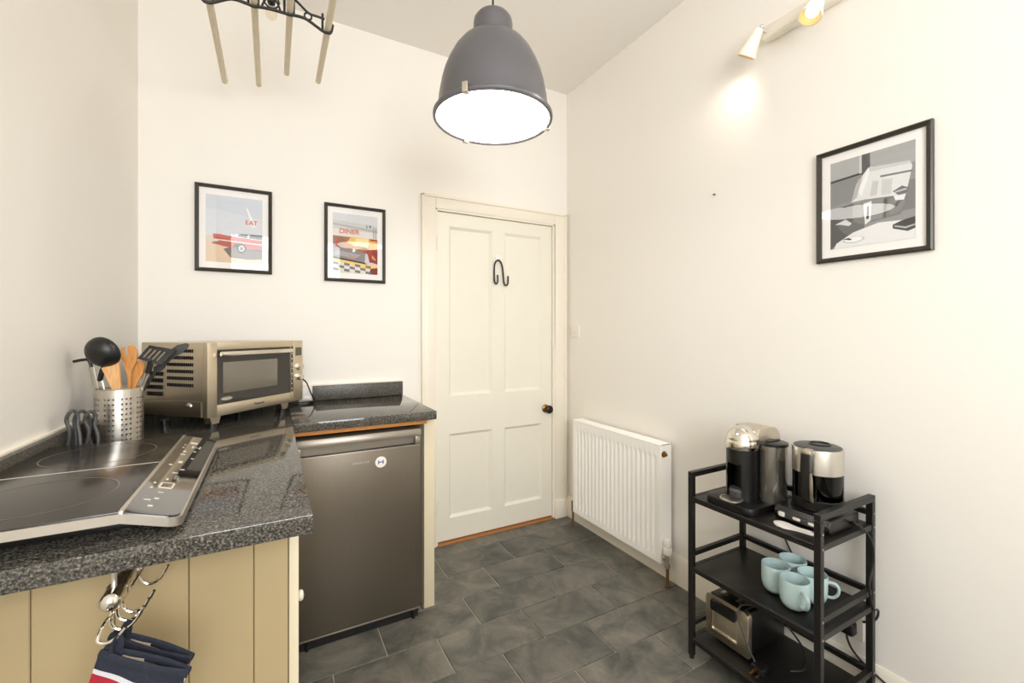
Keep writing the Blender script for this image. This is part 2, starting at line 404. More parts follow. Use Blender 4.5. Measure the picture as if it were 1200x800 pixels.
# ------------------------------------------------------------------ door
door = thing('door_1', 'closed ivory four-panel door with a bronze knob', 'door', ((DX0 + DX1) / 2, BY + .01, 0.014), kind='structure')
x0, x1 = DX0 + .006, DX1 - .006; y0, y1 = BY + .006, BY + .046; zb, zt = .016, DZ - .005
PX = ((.938, 1.226), (1.314, 1.598)); PZ = ((.145, .652), (.880, 1.902))
MB().box(x0, PX[0][0], y0, y1, zb, zt).build('stile', M['door'], door)
MB().box(PX[1][1], x1, y0, y1, zb, zt).build('stile', M['door'], door)
for za, zc in PZ: MB().box(PX[0][1], PX[1][0], y0, y1, za, zc).build('muntin', M['door'], door)
for za, zc in ((zb, PZ[0][0]), (PZ[0][1], PZ[1][0]), (PZ[1][1], zt)):
    MB().box(PX[0][0], PX[1][1], y0 + (0 if za == zb or zc == zt else .0), y1, za, zc).build('rail', M['door'], door)
for xa, xb in PX:
    for za, zc in PZ:
        t = MB(); d = .014; q = .016   # bevelled moulding going down to a sunk field
        o_ = [(xa, y0, za), (xb, y0, za), (xb, y0, zc), (xa, y0, zc)]
        i_ = [(xa + q, y0 + d, za + q), (xb - q, y0 + d, za + q), (xb - q, y0 + d, zc - q), (xa + q, y0 + d, zc - q)]
        k_ = [(p[0], y1, p[2]) for p in o_]
        t.add(o_ + i_ + k_, [(0, 1, 5, 4), (1, 2, 6, 5), (2, 3, 7, 6), (3, 0, 4, 7), (4, 5, 6, 7), (8, 9, 10, 11), (0, 1, 9, 8), (1, 2, 10, 9), (2, 3, 11, 10), (3, 0, 8, 11)])
        t.build('panel', M['door'], door, smooth=0)
kn = MB(T(1.628, y0, .748) @ Matrix.Rotation(R(90), 4, 'X')).lathe([(0, .062), (.016, .061), (.025, .055), (.028, .046), (.025, .036), (.014, .030), (.010, .024), (.010, .008)], 24).build('knob', M['knobdark'], door)
MB(T(1.628, y0, .748) @ Matrix.Rotation(R(90), 4, 'X')).lathe([(.010, .012), (.020, .010), (.027, .004), (.028, 0)], 24).build('rose', M['brass'], kn)
for z in (1.79, .215):
    hb = MB()
    for k in range(5): hb.cyl((DX0 + .001, BY - .010, z - .045 + k * .018), (DX0 + .001, BY - .010, z - .045 + k * .018 + .0165), .0055, 10)
    hb.box(DX0, DX0 + .014, BY - .005, BY + .007, z - .045, z + .045)
    hb.build('hinge', M['door'], door)
# hook on the door
b = MB().box(1.247, 1.287, y0 - .006, y0 + .0, 1.705, 1.757, .003)
pg = tag(b.build('adhesive_hook', M['white']), 'small white adhesive hook high on the door', 'hook')
MB().tube(cat([(1.267, y0 - .004, 1.728), (1.267, y0 - .016, 1.722), (1.267, y0 - .024, 1.720), (1.267, y0 - .027, 1.727)], 4), .0035, 8).build('peg', M['chrome'], pg)
hx, hz, hy = 1.269, 1.62, y0 - .014
pts = [(1.246, 1.615), (1.248, 1.578), (1.241, 1.560), (1.232, 1.560), (1.224, 1.575), (1.222, 1.62), (1.224, 1.672), (1.234, 1.698), (1.250, 1.708), (1.266, 1.700), (1.279, 1.672), (1.286, 1.62), (1.291, 1.57), (1.300, 1.553), (1.311, 1.553), (1.320, 1.568), (1.321, 1.612)]
b = MB().tube(cat([(x + .012, hy, z + .012) for x, z in pts], 5), .0052, 8)
tag(b.build('over_door_hook', M['iron']), 'black wire double hook hanging on the door', 'hook')

# ------------------------------------------------------------------ worktops and upstands
WT, WB = .915, .877
WE = 0.071
def lbx(y): return XL(y) + .012
b = MB().prism([(lbx(.936), .936), (WE, .936), (WE, 2.474), (lbx(2.474), 2.474)], 'z', WB, WT, .003)
wt1 = tag(b.build('worktop', M['granite']), 'speckled dark grey worktop along the left wall carrying the hob', 'worktop')
b = MB().prism([(lbx(.936), .936), (lbx(.936) + .016, .936), (lbx(2.456) + .016, 2.456), (lbx(2.456), 2.456)], 'z', WT, .990, .002)
tag(b.build('upstand', M['upstand']), 'speckled grey upstand strip along the left wall', 'upstand')
b = MB().box(WE + .001, .648, 1.885, 2.474, WB, WT, .003)
wt2 = tag(b.build('worktop', M['granite']), 'short speckled grey worktop above the under-counter fridge', 'worktop')
tag(MB().box(.186, .646, 2.456, 2.472, WT, .990, .002).build('upstand', M['upstand']), 'speckled grey upstand strip above the fridge worktop', 'upstand')
tag(MB().box(lbx(2.47), .122, 2.456, 2.472, WT, .990, .002).build('upstand', M['upstand']), 'speckled grey upstand strip hidden behind the microwave', 'upstand')
b = MB().prism([(XL(.936), .936), (lbx(.936) - .0005, .936), (lbx(2.473) - .0005, 2.473), (XL(2.473), 2.473)], 'z', WB, .994)
tag(b.build('trim_4', M['trim']), 'cream ledge behind the upstand on the left wall', 'ledge', kind='structure')
b = MB().box(lbx(2.474), .646, 2.4745, 2.4998, WB, .993)
tag(b.build('trim_5', M['trim']), 'cream ledge behind the upstand on the door wall', 'ledge', kind='structure')

# ------------------------------------------------------------------ base cabinet under the left worktop
CY0, CXF = 1.12, 0.055
cab = thing('base_cabinet', 'buttermilk base cabinet with boarded end under the hob worktop', 'cabinet', (-.25, 1.5, 0))
MB().prism([(XL(CY0) + .014, CY0 + .014), (CXF - .021, CY0 + .014), (CXF - .021, 2.45), (XL(2.45) + .014, 2.45)], 'z', .0, WB - .001).build('body', M['cab'], cab)
xs = [-.53, -.501, -.384, -.267, -.150, -.034, .034]
for i in range(len(xs) - 1):
    t = MB(); a, c_ = xs[i], xs[i + 1]; g = .0006; v = .0018
    t.prism([(a + g, CY0 + v), (a + g + v, CY0), (c_ - g - v, CY0), (c_ - g, CY0 + v), (c_ - g, CY0 + .014), (a + g, CY0 + .014)], 'z', 0, WB - .001)
    t.build('board', M['cab'], cab)
MB().box(.035, CXF, CY0 - .002, CY0 + .02, 0, WB - .001, .002).build('corner_post', M['cab2'], cab)
for ya, yb in ((CY0 + .025, 1.62), (1.63, 1.90)):
    d_ = MB().box(CXF - .020, CXF - .001, ya, yb, .10, WB - .012, .002).build('door', M['cab2'], cab)
    if yb < 1.7: MB(T(CXF - .001, 1.47, .475) @ Matrix.Rotation(R(90), 4, 'Y')).lathe([(.007, 0), (.006, .010), (.013, .016), (.0165, .023), (.013, .030), (0, .033)], 18).build('knob', M['slatew'], d_)
MB().box(CXF - .024, CXF + .003, 1.30, 1.33, .52, .56, .002).build('hinge', M['cab2'], cab)

# fridge housing
b = MB().box(.614, .663, 1.962, 2.45, 0, WB - .001, .0015)
tag(b.build('end_panel', M['cab2']), 'narrow cream end panel between fridge and door', 'panel')
b = MB().box(.078, .612, 1.918, 1.955, .856, WB - .001, .001)
tag(b.build('support_batten', M['pine']), 'bare orange pine batten under the worktop edge above the fridge', 'batten')

# ------------------------------------------------------------------ fridge
fr = thing('fridge', 'dark steel under-counter fridge with a round blue and white sticker', 'fridge', (.335, 2.15, 0))
FX0, FX1, FYF = .084, .583, 1.912
MB().box(FX0 + .004, FX1 - .004, FYF + .045, 2.42, .03, .838, .004).build('body', M['fridge2'], fr)
dd = MB().box(FX0, FX1, FYF, FYF + .042, .048, .767, .006, 3).build('door', M['fridge'], fr)
MB().box(FX0, FX1, FYF + .002, FYF + .042, .040, .0485, .003).build('bottom_trim', M['fridge2'], dd)
cp = MB().prism([(FYF + .042, .770), (FYF + .030, .770), (FYF + .030, .804), (FYF - .004, .808), (FYF - .006, .822), (FYF + .002, .838), (FYF + .012, .842), (FYF + .042, .842)], 'x', FX0, FX1, .001).build('handle_cap', M['fridge2'], dd)
MB().box(FX0, FX0 + .018, FYF + .001, FYF + .03, .766, .806, .002).build('handle_cheek', M['fridge2'], dd)
MB().box(FX1 - .024, FX1, FYF + .001, FYF + .03, .766, .806, .002).build('handle_cheek', M['fridge2'], dd)
MB().box(FX0, FX1, FYF - .001, FYF + .012, .762, .770, .003).build('grip_lip', M['fridge2'], dd)
MB().box(FX0 + .004, FX1 - .006, FYF + .020, FYF + .09, .0, .040).build('plinth', M['seam'], fr)
for x in (FX0 + .04, FX1 - .03): MB().cyl((x, FYF + .012, 0), (x, FYF + .012, .04), .007, 14).build('foot', M['plast'], fr)
# faint raised lettering, too worn to read, and the sticker
bd = MB()
for k, wd in enumerate((.006, .007, .006, .007, .006, .006, .007, .006)):
    bd.box(.294 + k * .0088, .294 + k * .0088 + wd, FYF - .0008, FYF + .001, .718, .726)
bd.build('badge', M['pot'], dd)['label'] = 'small silver maker badge'
st = MB(); st.prism(circ(.409, .714, .0235, n=32), 'y', FYF - .0010, FYF + .0005).build('sticker', M['white'], dd)['label'] = 'round white sticker with blue crossed-arc mark'
lg = MB()
for sx in (-1, 1):
    pp = []
    for i in range(7):
        a = R(-50 + 100 * i / 6); pp.append((.409 + sx * (.0165 - .011 * math.cos(a)), .714 + .010 * math.sin(a)))
    qq = []
    for i in range(7):
        a = R(50 - 100 * i / 6); qq.append((.409 + sx * (.0165 - .0055 * math.cos(a)), .714 + .012 * math.sin(a)))
    poly = pp + qq
    if sx < 0: poly = poly[::-1]
    lg.prism(poly, 'y', FYF - .0016, FYF - .0008)
lg.box(.4035, .4145, FYF - .0016, FYF - .0008, .7122, .7158)
lg.build('printed_mark', M['blue'], dd, smooth=0)

# ------------------------------------------------------------------ microwave, set across the corner
mw = thing('microwave', 'brushed steel microwave oven set across the worktop corner', 'microwave', (-.1997, 1.895, WT), R(45))
W, D, Z0, Z1 = .460, .330, .044, .314
MB().box(.002, W - .002, .022, D, Z0, Z1, .004).build('body', M['steelh'], mw, local=True)
sd = MB().prism([(.030, Z0 + .002), (D - .002, Z0 + .002), (D - .002, Z0 + .048), (.12, Z0 + .058), (.030, Z0 + .056)], 'x', -.0006, .003, mi=0).build('lower_side_plate', M['steel'], mw, local=True)  # thin darker steel plate low on the microwave side
def frame_mesh(x0, x1, z0, z1, ix0, ix1, iz0, iz1, ya, yb):
    t = MB()
    t.box(x0, ix0, ya, yb, z0, z1, .002).box(ix1, x1, ya, yb, z0, z1, .002).box(ix0, ix1, ya, yb, z0, iz0, .002).box(ix0, ix1, ya, yb, iz1, z1, .002)
    return t
dr = frame_mesh(0, .390, Z0, Z1, .038, .3895, .086, .287, 0, .021).build('door', M['steelh'], mw, local=True)
MB().box(.036, .3885, .004, .020, .086, .289).build('door_glass', M['darkgls'], dr, local=True)
MB().box(.064, .318, .0025, .006, .126, .240, .001).build('door_window', M['screen'], dr, local=True)
MB().box(.042, .386, -.018, -.004, .262, .280, .004).box(.046, .060, -.006, .006, .264, .278).box(.368, .382, -.006, .006, .264, .278).build('handle', M['chrome'], dr, local=True)
cpn = frame_mesh(.3915, W, Z0, Z1, .3925, .404, .088, .287, 0, .021).build('control_panel', M['steelh'], mw, local=True)
MB().box(.3925, .405, .003, .020, .088, .288).build('touch_strip', M['darkgls'], cpn, local=True)
t = MB()
for k in range(8): t.box(.395, .402, .0022, .0035, .10 + k * .022, .104 + k * .022)
t.build('key_markings', M['mark'], cpn, local=True)['kind'] = 'stuff'
MB().box(.416, .452, -.001, .003, .246, .283, .0008).build('display', M['lcd'], cpn, local=True)
for z in (.197, .152):
    MB(T(.434, 0, z) @ Matrix.Rotation(R(90), 4, 'X')).lathe([(.016, 0), (.016, .004), (.0125, .006), (.0120, .020), (0, .021)], 20).build('dial', M['chrome'], cpn, local=True)
text('brand_lettering', 'Panasonic', .0125, M['seam'], dr, T(.222, -.0005, .066) @ FRONT)
text('label_lettering', 'inverter', .012, M['white'], dr, T(.079, .0025, .1045) @ FRONT)
MB().prism(circ(.079, .1045, .025, .0075, 24), 'y', .0032, .0042).build('label_badge', M['steel'], dr, local=True)
for x in (.055, .385):
    for y in (.045, .285):
        f_ = MB().cyl((x, y, 0), (x, y, .014), .014, 16).build('foot', M['plast'], mw, local=True)
        if y < .1: MB().prism([(x - .024, Z0 + .002), (x + .024, Z0 + .002), (x + .014, .013), (x - .014, .013)], 'y', y - .016, y + .016).build('foot_pad', M['steel'], f_, local=True)
t = MB()
for r_ in range(6):
    for k in range(14): t.box(-.0008, .003, .070 + k * .0092, .0740 + k * .0092, .2775 - r_ * .025, .2895 - r_ * .025)
for r_ in range(4):
    for k in range(9): t.box(-.0008, .003, .218 + k * .0092, .2222 + k * .0092, .190 - r_ * .025, .205 - r_ * .025)
vs = t.build('vent_slots', M['seam'], mw, local=True, smooth=0); vs['kind'] = 'stuff'
MB().ball((.0, .085, .085), .014, 16, sc=(.6, 1, .8)).build('side_bumper', M['pot'], mw, local=True)
# mains lead of the microwave hanging to the socket
b = MB().tube(cat([(.128, 2.30, 1.045), (.150, 2.36, 1.02), (.172, 2.41, .965), (.190, 2.438, .925), (.186, 2.425, .9185), (.15, 2.41, .9185), (.10, 2.40, .9185), (.02, 2.42, .9185)], 6), .0032, 8)
b.build('mains_lead', M['rubber'], mw)
sk = tag(MB().box(.124, .184, 2.462, 2.4725, .918, .985, .003).build('wall_socket', M['white']), 'white wall socket set in the upstand beside the microwave', 'socket')
MB().box(.134, .176, 2.4605, 2.4625, .922, .940, .001).build('switch_rocker', M['white'], sk)

# ------------------------------------------------------------------ portable induction hob
hob = thing('induction_hob', 'black glass double induction hob with a sloping control panel', 'hob', (-.33, 1.27, WT))
def hobz(x): return .967 if x <= -.222 else .967 - (x + .222) / .082 * .024
HX0, HX1, HXP, HY0, HY1 = -.508, -.222, -.140, .958, 1.580
MB().box(HX0 + .03, HXP - .05, HY0 + .035, HY1 - .03, .924, .950, .012).build('base', M['plast'], hob)
for x in (HX0 + .06, HXP - .09):
    for y in (HY0 + .08, HY1 - .08): MB().cyl((x, y, WT), (x, y, .926), .018, 16).build('foot', M['rubber'], hob)
def strip(xa, xb, ya, yb, top, thick, rr=0.0):
    return [(xa, top(xa) - thick), (xb, top(xb) - thick), (xb, top(xb)), (xa, top(xa))]
# silver casing: cross-section swept along y, rounded at the panel corners
def casing():
    t = MB(); outl = []
    r_ = .022
    pl = [(HX0, HY0), (HX1, HY0)]
    for i in range(7):
        a = R(-90 + 90 * i / 6); pl.append((HXP - r_ + r_ * math.cos(a), HY0 + r_ + r_ * math.sin(a)))
    for i in range(7):
        a = R(90 * i / 6); pl.append((HXP - r_ + r_ * math.cos(a), HY1 - r_ + r_ * math.sin(a)))
    pl += [(HX1, HY1), (HX0, HY1)]
    n = len(pl)
    top = [(x, y, hobz(x) - .002) for x, y in pl]; bot = [(x, y, hobz(x) - .018) for x, y in pl]
    fs = [(i, (i + 1) % n, n + (i + 1) % n, n + i) for i in range(n)]
    L_ = [0, 1, n - 2, n - 1]; P_ = list(range(1, n - 1))
    fs += [tuple(L_), tuple(P_), tuple(n + i for i in L_[::-1]), tuple(n + i for i in P_[::-1])]
    return t.add(top + bot, fs)
casing().build('casing', M['pot'], hob, smooth=25)
gl = MB().box(HX0 + .002, HX1 - .003, HY0 + .003, HY1 - .003, .9645, .9680, .001).build('cooking_glass', M['hobglass'], hob)
def slope_box(t, xa, xb, ya, yb, h0, h1, poly=None):
    pl = poly or [(xa, ya), (xb, ya), (xb, yb), (xa, yb)]
    n = len(pl)
    t.add([(x, y, hobz(x) + h1) for x, y in pl] + [(x, y, hobz(x) + h0) for x, y in pl], [tuple(range(n)), tuple(n + i for i in range(n))[::-1]] + [(i, (i + 1) % n, n + (i + 1) % n, n + i) for i in range(n)])
    return t
r_ = .018
pl = [(HX1 + .004, HY0 + .004)] + [(HXP - .003 - r_ + r_ * math.cos(R(-90 + 15 * i)), HY0 + .004 + r_ + r_ * math.sin(R(-90 + 15 * i))) for i in range(7)] + [(HXP - .003 - r_ + r_ * math.cos(R(15 * i)), HY1 - .004 - r_ + r_ * math.sin(R(15 * i))) for i in range(7)] + [(HX1 + .004, HY1 - .004)]
pn = slope_box(MB(), 0, 0, 0, 0, -.003, .0008, pl).build('control_panel', M['hobpanel'], hob, smooth=20)
MB().box(HX1 - .003, HX1 + .004, HY0 + .001, HY1 - .001, .960, .9692, .001).build('silver_strip', M['pot'], hob)
MB().box(HX0 + .004, HX1 - .004, 1.283, 1.286, .9678, .96835).build('zone_divider', M['mark'], gl)
for cy in (1.115, 1.435):
    t = MB(); n = 56
    for rr in (.105,):
        vs_ = []
        for i in range(n):
            a = 2 * PI * i / n
            for q in (rr, rr + .0028): vs_.append((-.368 + q * math.cos(a), cy + q * math.sin(a), .96825))
        t.add(vs_, [(2 * i, 2 * i + 1, (2 * i + 3) % (2 * n), (2 * i + 2) % (2 * n)) for i in range(n)])
    t.build('zone_ring', M['ring'], gl, smooth=0)
t = MB()
for y, x, sx, sy in ((1.50, -.188, .016, .018), (1.455, -.186, .003, .024), (1.455, -.170, .003, .024), (1.452, -.178, .016, .002), (1.40, -.196, .006, .010), (1.41, -.176, .006, .006), (1.37, -.196, .010, .006), (1.34, -.172, .006, .006), (1.30, -.190, .008, .018), (1.27, -.204, .006, .008), (1.24, -.178, .008, .006), (1.21, -.186, .010, .004), (1.16, -.192, .004, .010), (1.12, -.196, .003, .030), (1.12, -.176, .003, .030), (1.136, -.186, .020, .003), (1.104, -.186, .020, .008), (1.075, -.188, .008, .004), (1.04, -.188, .007, .007), (1.03, -.200, .010, .005), (1.00, -.190, .007, .007), (1.13, -.207, .004, .008), (1.10, -.207, .004, .008), (1.47, -.204, .004, .005), (1.44, -.204, .004, .005)):
    slope_box(t, x - sx / 2, x + sx / 2, y - sy / 2, y + sy / 2, .0006, .0012)
t.build('touch_symbols', M['mark'], pn, smooth=0)['kind'] = 'stuff'
def cablet(pts, r=.0042, n=7): return MB().tube(cat(pts, n), r, 8)
# coiled lead of the hob, standing against the wall behind it
cb = MB()
for px_, w_, yy, hh, dr_ in ((86, 15, 1.66, 481, 3), (97, 18, 1.69, 481.5, -2), (107, 14, 1.68, 482, 5)):
    cb.tube(cat([tuple(pos(px_ - w_ * .45, 523, yy)), tuple(pos(px_ - w_ * .42 + dr_ * .6, 505, yy)), tuple(pos(px_ - w_ * .55, 493, yy)), tuple(pos(px_ - w_ * .38, 485, yy)), tuple(pos(px_, hh, yy + .01)), tuple(pos(px_ + w_ * .35, 487, yy + .015)), tuple(pos(px_ + w_ * .42 - dr_ * .4, 498, yy + .012)), tuple(pos(px_ + w_ * .40 + dr_ * .4, 510, yy + .006)), tuple(pos(px_ + w_ * .55, 523, yy))], 5), .0046, 8)
cb.tube(cat([tuple(pos(78, 523, 1.66)), (-.49, 1.62, .925), (-.45, 1.60, .935), (-.44, 1.57, .945)], 5), .0044, 8)
cb.build('mains_lead', M['gcable'], hob)

# ------------------------------------------------------------------ utensil pot and utensils
PXc, PYc, PR, PH = -.4176, 1.80, .059, .178
pt = thing('utensil_pot', 'perforated steel utensil pot beside the hob', 'utensil pot', (PXc, PYc, WT))
NC, row = 36, .0155
t = MB()
def cw(i, z, r=PR): a = 2 * PI * i / NC + .07; return (r * math.cos(a), r * math.sin(a), z)
zrows = [.0, .008] + [.0165 + row * k for k in range(9)] + [.0165 + row * 9, PH]
for i in range(NC):
    for j in range(len(zrows) - 1):
        za, zc = zrows[j], zrows[j + 1]
        if 2 <= j <= 10 and i % 4 != 3:
            hole = []
            for k in range(8):
                a = 2 * PI * (k + .5) / 8; hole.append((i + .5 + .27 * math.cos(a), (za + zc) / 2 + .0030 * math.sin(a)))
            cor = [(i, za), (i + 1, za), (i + 1, zc), (i, zc)]
            vs_ = [cw(*p) for p in cor] + [cw(*p) for p in hole]
            # hole verts 4..11: start at angle 22.5 deg
            h = [4 + k for k in range(8)]
            t.add(vs_, [(1, 2, h[0], h[7]), (2, h[1], h[0]), (2, 3, h[2], h[1]), (3, h[3], h[2]), (3, 0, h[4], h[3]), (0, h[5], h[4]), (0, 1, h[6], h[5]), (1, h[7], h[6])])
        else:
            t.add([cw(i, za), cw(i + 1, za), cw(i + 1, zc), cw(i, zc)], [(0, 1, 2, 3)])
w_ = t.build('wall', M['pot'], pt, local=True, smooth=60)
sm = w_.modifiers.new('thickness', 'SOLIDIFY'); sm.thickness = .0012; sm.offset = -1; sm.use_rim = False
MB().lathe([(0, .0), (PR - .001, .0), (PR - .001, .003), (0, .003)], 36).build('bottom', M['pot'], pt, local=True)
MB().tube([cw(i, PH) for i in range(NC)], .0016, 8, closed=True).build('rolled_rim', M['pot'], pt, local=True)
IN = WT + .004
# ladle: bowl seen from its underside
lt = pos(122, 412, 1.775)
ld = thing('ladle', 'black nylon ladle with round bowl standing in the pot', 'ladle', (PXc - .02, PYc - .02, IN))
Mx = T(*lt) @ Matrix.Rotation(R(-62), 4, 'Z') @ Matrix.Rotation(R(-62), 4, 'X') 
prof = [(0, -.036)] + [(.043 * math.sin(R(a)), -.036 * math.cos(R(a))) for a in range(12, 91, 13)] + [(.0425, .002), (.040, .001)] + [(.040 * math.sin(R(a)), -.033 * math.cos(R(a))) for a in range(84, 5, -13)] + [(0, -.033)]
MB(T(*lt) @ Matrix.Rotation(R(152), 4, 'Z') @ Matrix.Rotation(R(70), 4, 'X')).lathe([(r_ * 1.12, z_ * 1.06) for r_, z_ in prof], 32).build('bowl', M['nylon'], ld)
hb_ = Vector((PXc - .012, PYc + .0, IN))
nk = pos(117, 446, 1.79)
MB().tube(cat([tuple(lt + Vector((.0, .01, -.036))), tuple(pos(119, 437, 1.785)), tuple(nk)], 5), [.007] * 10 + [.006], 8).build('neck', M['nylon'], ld)
MB().tube([tuple(nk), tuple(hb_)], .0065, 10, flat=(1.5, .6, (1, -.5, 0))).build('handle', M['pot'], ld)
# a turner seen edge-on, its blade pointing at the wall
tn = thing('spatula', 'black nylon spatula seen edge-on pointing at the left wall', 'spatula', (PXc - .03, PYc + .01, IN))
e1 = pos(107, 430, 1.79)
MB().tube([tuple(e1), (PXc - .028, PYc + .012, IN)], .0060, 10, flat=(1.4, .6, (1, -.5, 0))).build('handle', M['pot'], tn)
MB().tube(cat([tuple(pos(86, 423.5, 1.80)), tuple(pos(97, 421.5, 1.795)), tuple(pos(104, 422, 1.79)), tuple(e1)], 5), .0044, 8, flat=(1, 1, (0, 0, 1))).build('blade', M['nylon'], tn)
def plate(name, outline, Y, thick, m, parent, holes=None, tilt=0.0):
    pts_ = [pos(px, py, Y + tilt * (py - 420) / 40) for px, py in outline]
    n = len(pts_); off = Vector((.25, .97, 0)).normalized() * thick
    t_ = MB().add([tuple(p) for p in pts_] + [tuple(p + off) for p in pts_], [tuple(range(n)), tuple(n + i for i in range(n))[::-1]] + [(i, (i + 1) % n, n + (i + 1) % n, n + i) for i in range(n)])
    return t_.build(name, m, parent, smooth=30)
# wooden spatula, slotted wooden spoon, plain wooden spoon
ws = thing('wooden_spatula', 'pale wooden spatula with slanted end in front of the ladle', 'spatula', (PXc - .01, PYc - .02, IN))
plate('blade', [(118.6, 431), (126, 429), (134.5, 424), (138, 421.5), (139.5, 430), (141, 452), (140, 470), (133, 470), (130.5, 455), (123, 440)], 1.770, .006, M['beech'], ws)
MB().tube([tuple(pos(136.5, 466, 1.773)), (PXc + .0, PYc - .005, IN)], .0055, 10).build('handle', M['beech'], ws)
sp = thing('wooden_spoon', 'golden wooden spoon with a square notch in its round head', 'spoon', (PXc + .01, PYc, IN))
plate('head', [(141.5, 411), (142.2, 408), (145, 406.3), (145.2, 414), (146.2, 416.5), (148.8, 416.5), (150, 414), (150, 404.6), (153, 404.4), (157, 406), (160, 410), (161, 416), (159.5, 424), (155, 432), (153.5, 440), (152.8, 470), (149.6, 470), (149.4, 441), (146, 430), (142.6, 420)], 1.815, .006, M['bamboo'], sp)
MB().tube([tuple(pos(151.3, 467, 1.818)), (PXc + .012, PYc + .012, IN)], .0055, 10).build('handle', M['bamboo'], sp)
s2 = thing('wooden_spoon', 'plain golden wooden spoon leaning right behind the notched spoon', 'spoon', (PXc + .02, PYc + .01, IN))
plate('head', [(159, 425), (163, 422), (167, 424), (169, 430), (167, 438), (161, 448), (157, 460), (156, 470), (152.5, 470), (153.5, 458), (155, 445), (156, 433)], 1.832, .006, M['bamboo'], s2)
MB().tube([tuple(pos(154.3, 467, 1.835)), (PXc + .0, PYc + .03, IN)], .005, 10).build('handle', M['bamboo'], s2)
# black slotted turner
tu = thing('slotted_turner', 'black slotted turner with steel neck leaning right in the pot', 'spatula', (PXc + .03, PYc - .02, IN))
A_, B_, C_, D_ = pos(161, 420, 1.775), pos(175, 404.5, 1.80), pos(206, 410, 1.80), pos(189, 428, 1.775)
def bil(s_, t_): return A_ * (1 - s_) * (1 - t_) + D_ * s_ * (1 - t_) + B_ * (1 - s_) * t_ + C_ * s_ * t_
nrm = (D_ - A_).cross(B_ - A_).normalized() * .0022
t = MB()
def patch(s0, s1, t0, t1):
    q = [bil(s0, t0), bil(s1, t0), bil(s1, t1), bil(s0, t1)]
    t.add([tuple(p + nrm) for p in q] + [tuple(p - nrm) for p in q], [(0, 1, 2, 3), (7, 6, 5, 4), (0, 1, 5, 4), (1, 2, 6, 5), (2, 3, 7, 6), (3, 0, 4, 7)])
patch(0, 1, 0, .16); patch(0, 1, .80, 1)
cuts = [0, .12, .20, .30, .38, .48, .56, .66, .74, 1]
for i in range(0, len(cuts) - 1, 2): patch(cuts[i], cuts[i + 1], .16, .80)
t.build('blade', M['nylon'], tu, smooth=0)
n0 = pos(176, 427, 1.776); n1 = pos(173, 437, 1.78); n2 = pos(166, 455, 1.79)
MB().tube(cat([tuple(bil(.5, .08)), tuple(n0), tuple(n1)], 4), .0065, 8, flat=(1.5, .7, (1, -.5, 0))).build('neck', M['nylon'], tu)
MB().tube([tuple(n1 + Vector((.004, 0, 0))), tuple(n2 + Vector((.003, 0, 0))), (PXc + .01, PYc - .01, IN)], .0028, 8).tube([tuple(n1 - Vector((.004, 0, 0))), tuple(n2 - Vector((.003, 0, 0))), (PXc + .004, PYc - .01, IN)], .0028, 8).build('handle', M['pot'], tu)
t2 = thing('spoon_spatula', 'black nylon scraper pointing right behind the slotted turner', 'spatula', (PXc + .04, PYc + .02, IN))
plate('blade', [(188, 423), (196, 412), (208, 404), (217, 402), (221, 403), (220, 407), (212, 414), (200, 421), (192, 430), (184, 436), (181, 432)], 1.835, .005, M['nylon'], t2)
plate('shoulder', [(180, 430), (190, 424), (193, 430), (188, 435), (180, 434)], 1.838, .006, M['nylon'], t2)
MB().tube([tuple(pos(183, 434, 1.84)), tuple(pos(164, 462, 1.83)), (PXc + .01, PYc + .025, IN)], .0055, 8).build('handle', M['nylon'], t2)

# ------------------------------------------------------------------ pull-out hook rack and oven mitts
hk = thing('hook_rack', 'chrome pull-out hook rack mounted under the worktop edge', 'hook rack', (-.225, .99, WB - .05))
RXk = -.238
MB(T(-.226, .925, .838) @ Matrix.Rotation(R(-90), 4, 'X') ).lathe([(0, -.012), (.008, -.010), (.0135, -.004), (.0145, .0), (.0145, .03), (.016, .032), (.016, .040), (.0145, .042), (.0145, .095), (.0165, .097), (.0165, .104), (.0145, .106), (.0145, .17), (0, .172)], 24).build('tube_housing', M['chrome'], hk)
for y in (.945, 1.08): MB().cyl((-.226, y, .845), (-.226, y, WB - .0005), .0038, 10).build('fixing_post', M['pot'], hk)
rod = [(-.212, 1.09, .822), (-.222, .99, .812), (-.231, .930, .808), (-.2345, .908, .801), (-.2340, .899, .7925), (-.2235, .897, .7885), (-.211, .896, .794), (-.200, .895, .807)]
MB().tube(cat(rod, 6), .0024, 8).build('slide_rod', M['chrome'], hk)
hooks = ((.945, 0), (.968, 0), (.992, 0), (1.070, .006))
for y, dz in hooks:
    z = .800 + dz + (y - .9) * .02; x = -.232 + (y - .9) * .10
    MB().tube(cat([(x, y, z + .018), (x - .003, y, z), (x + .001, y - .001, z - .014), (x + .014, y - .002, z - .021), (x + .029, y - .003, z - .012), (x + .041, y - .004, z + .010)], 5), .0025, 8).build('hook', M['chrome'], hk)

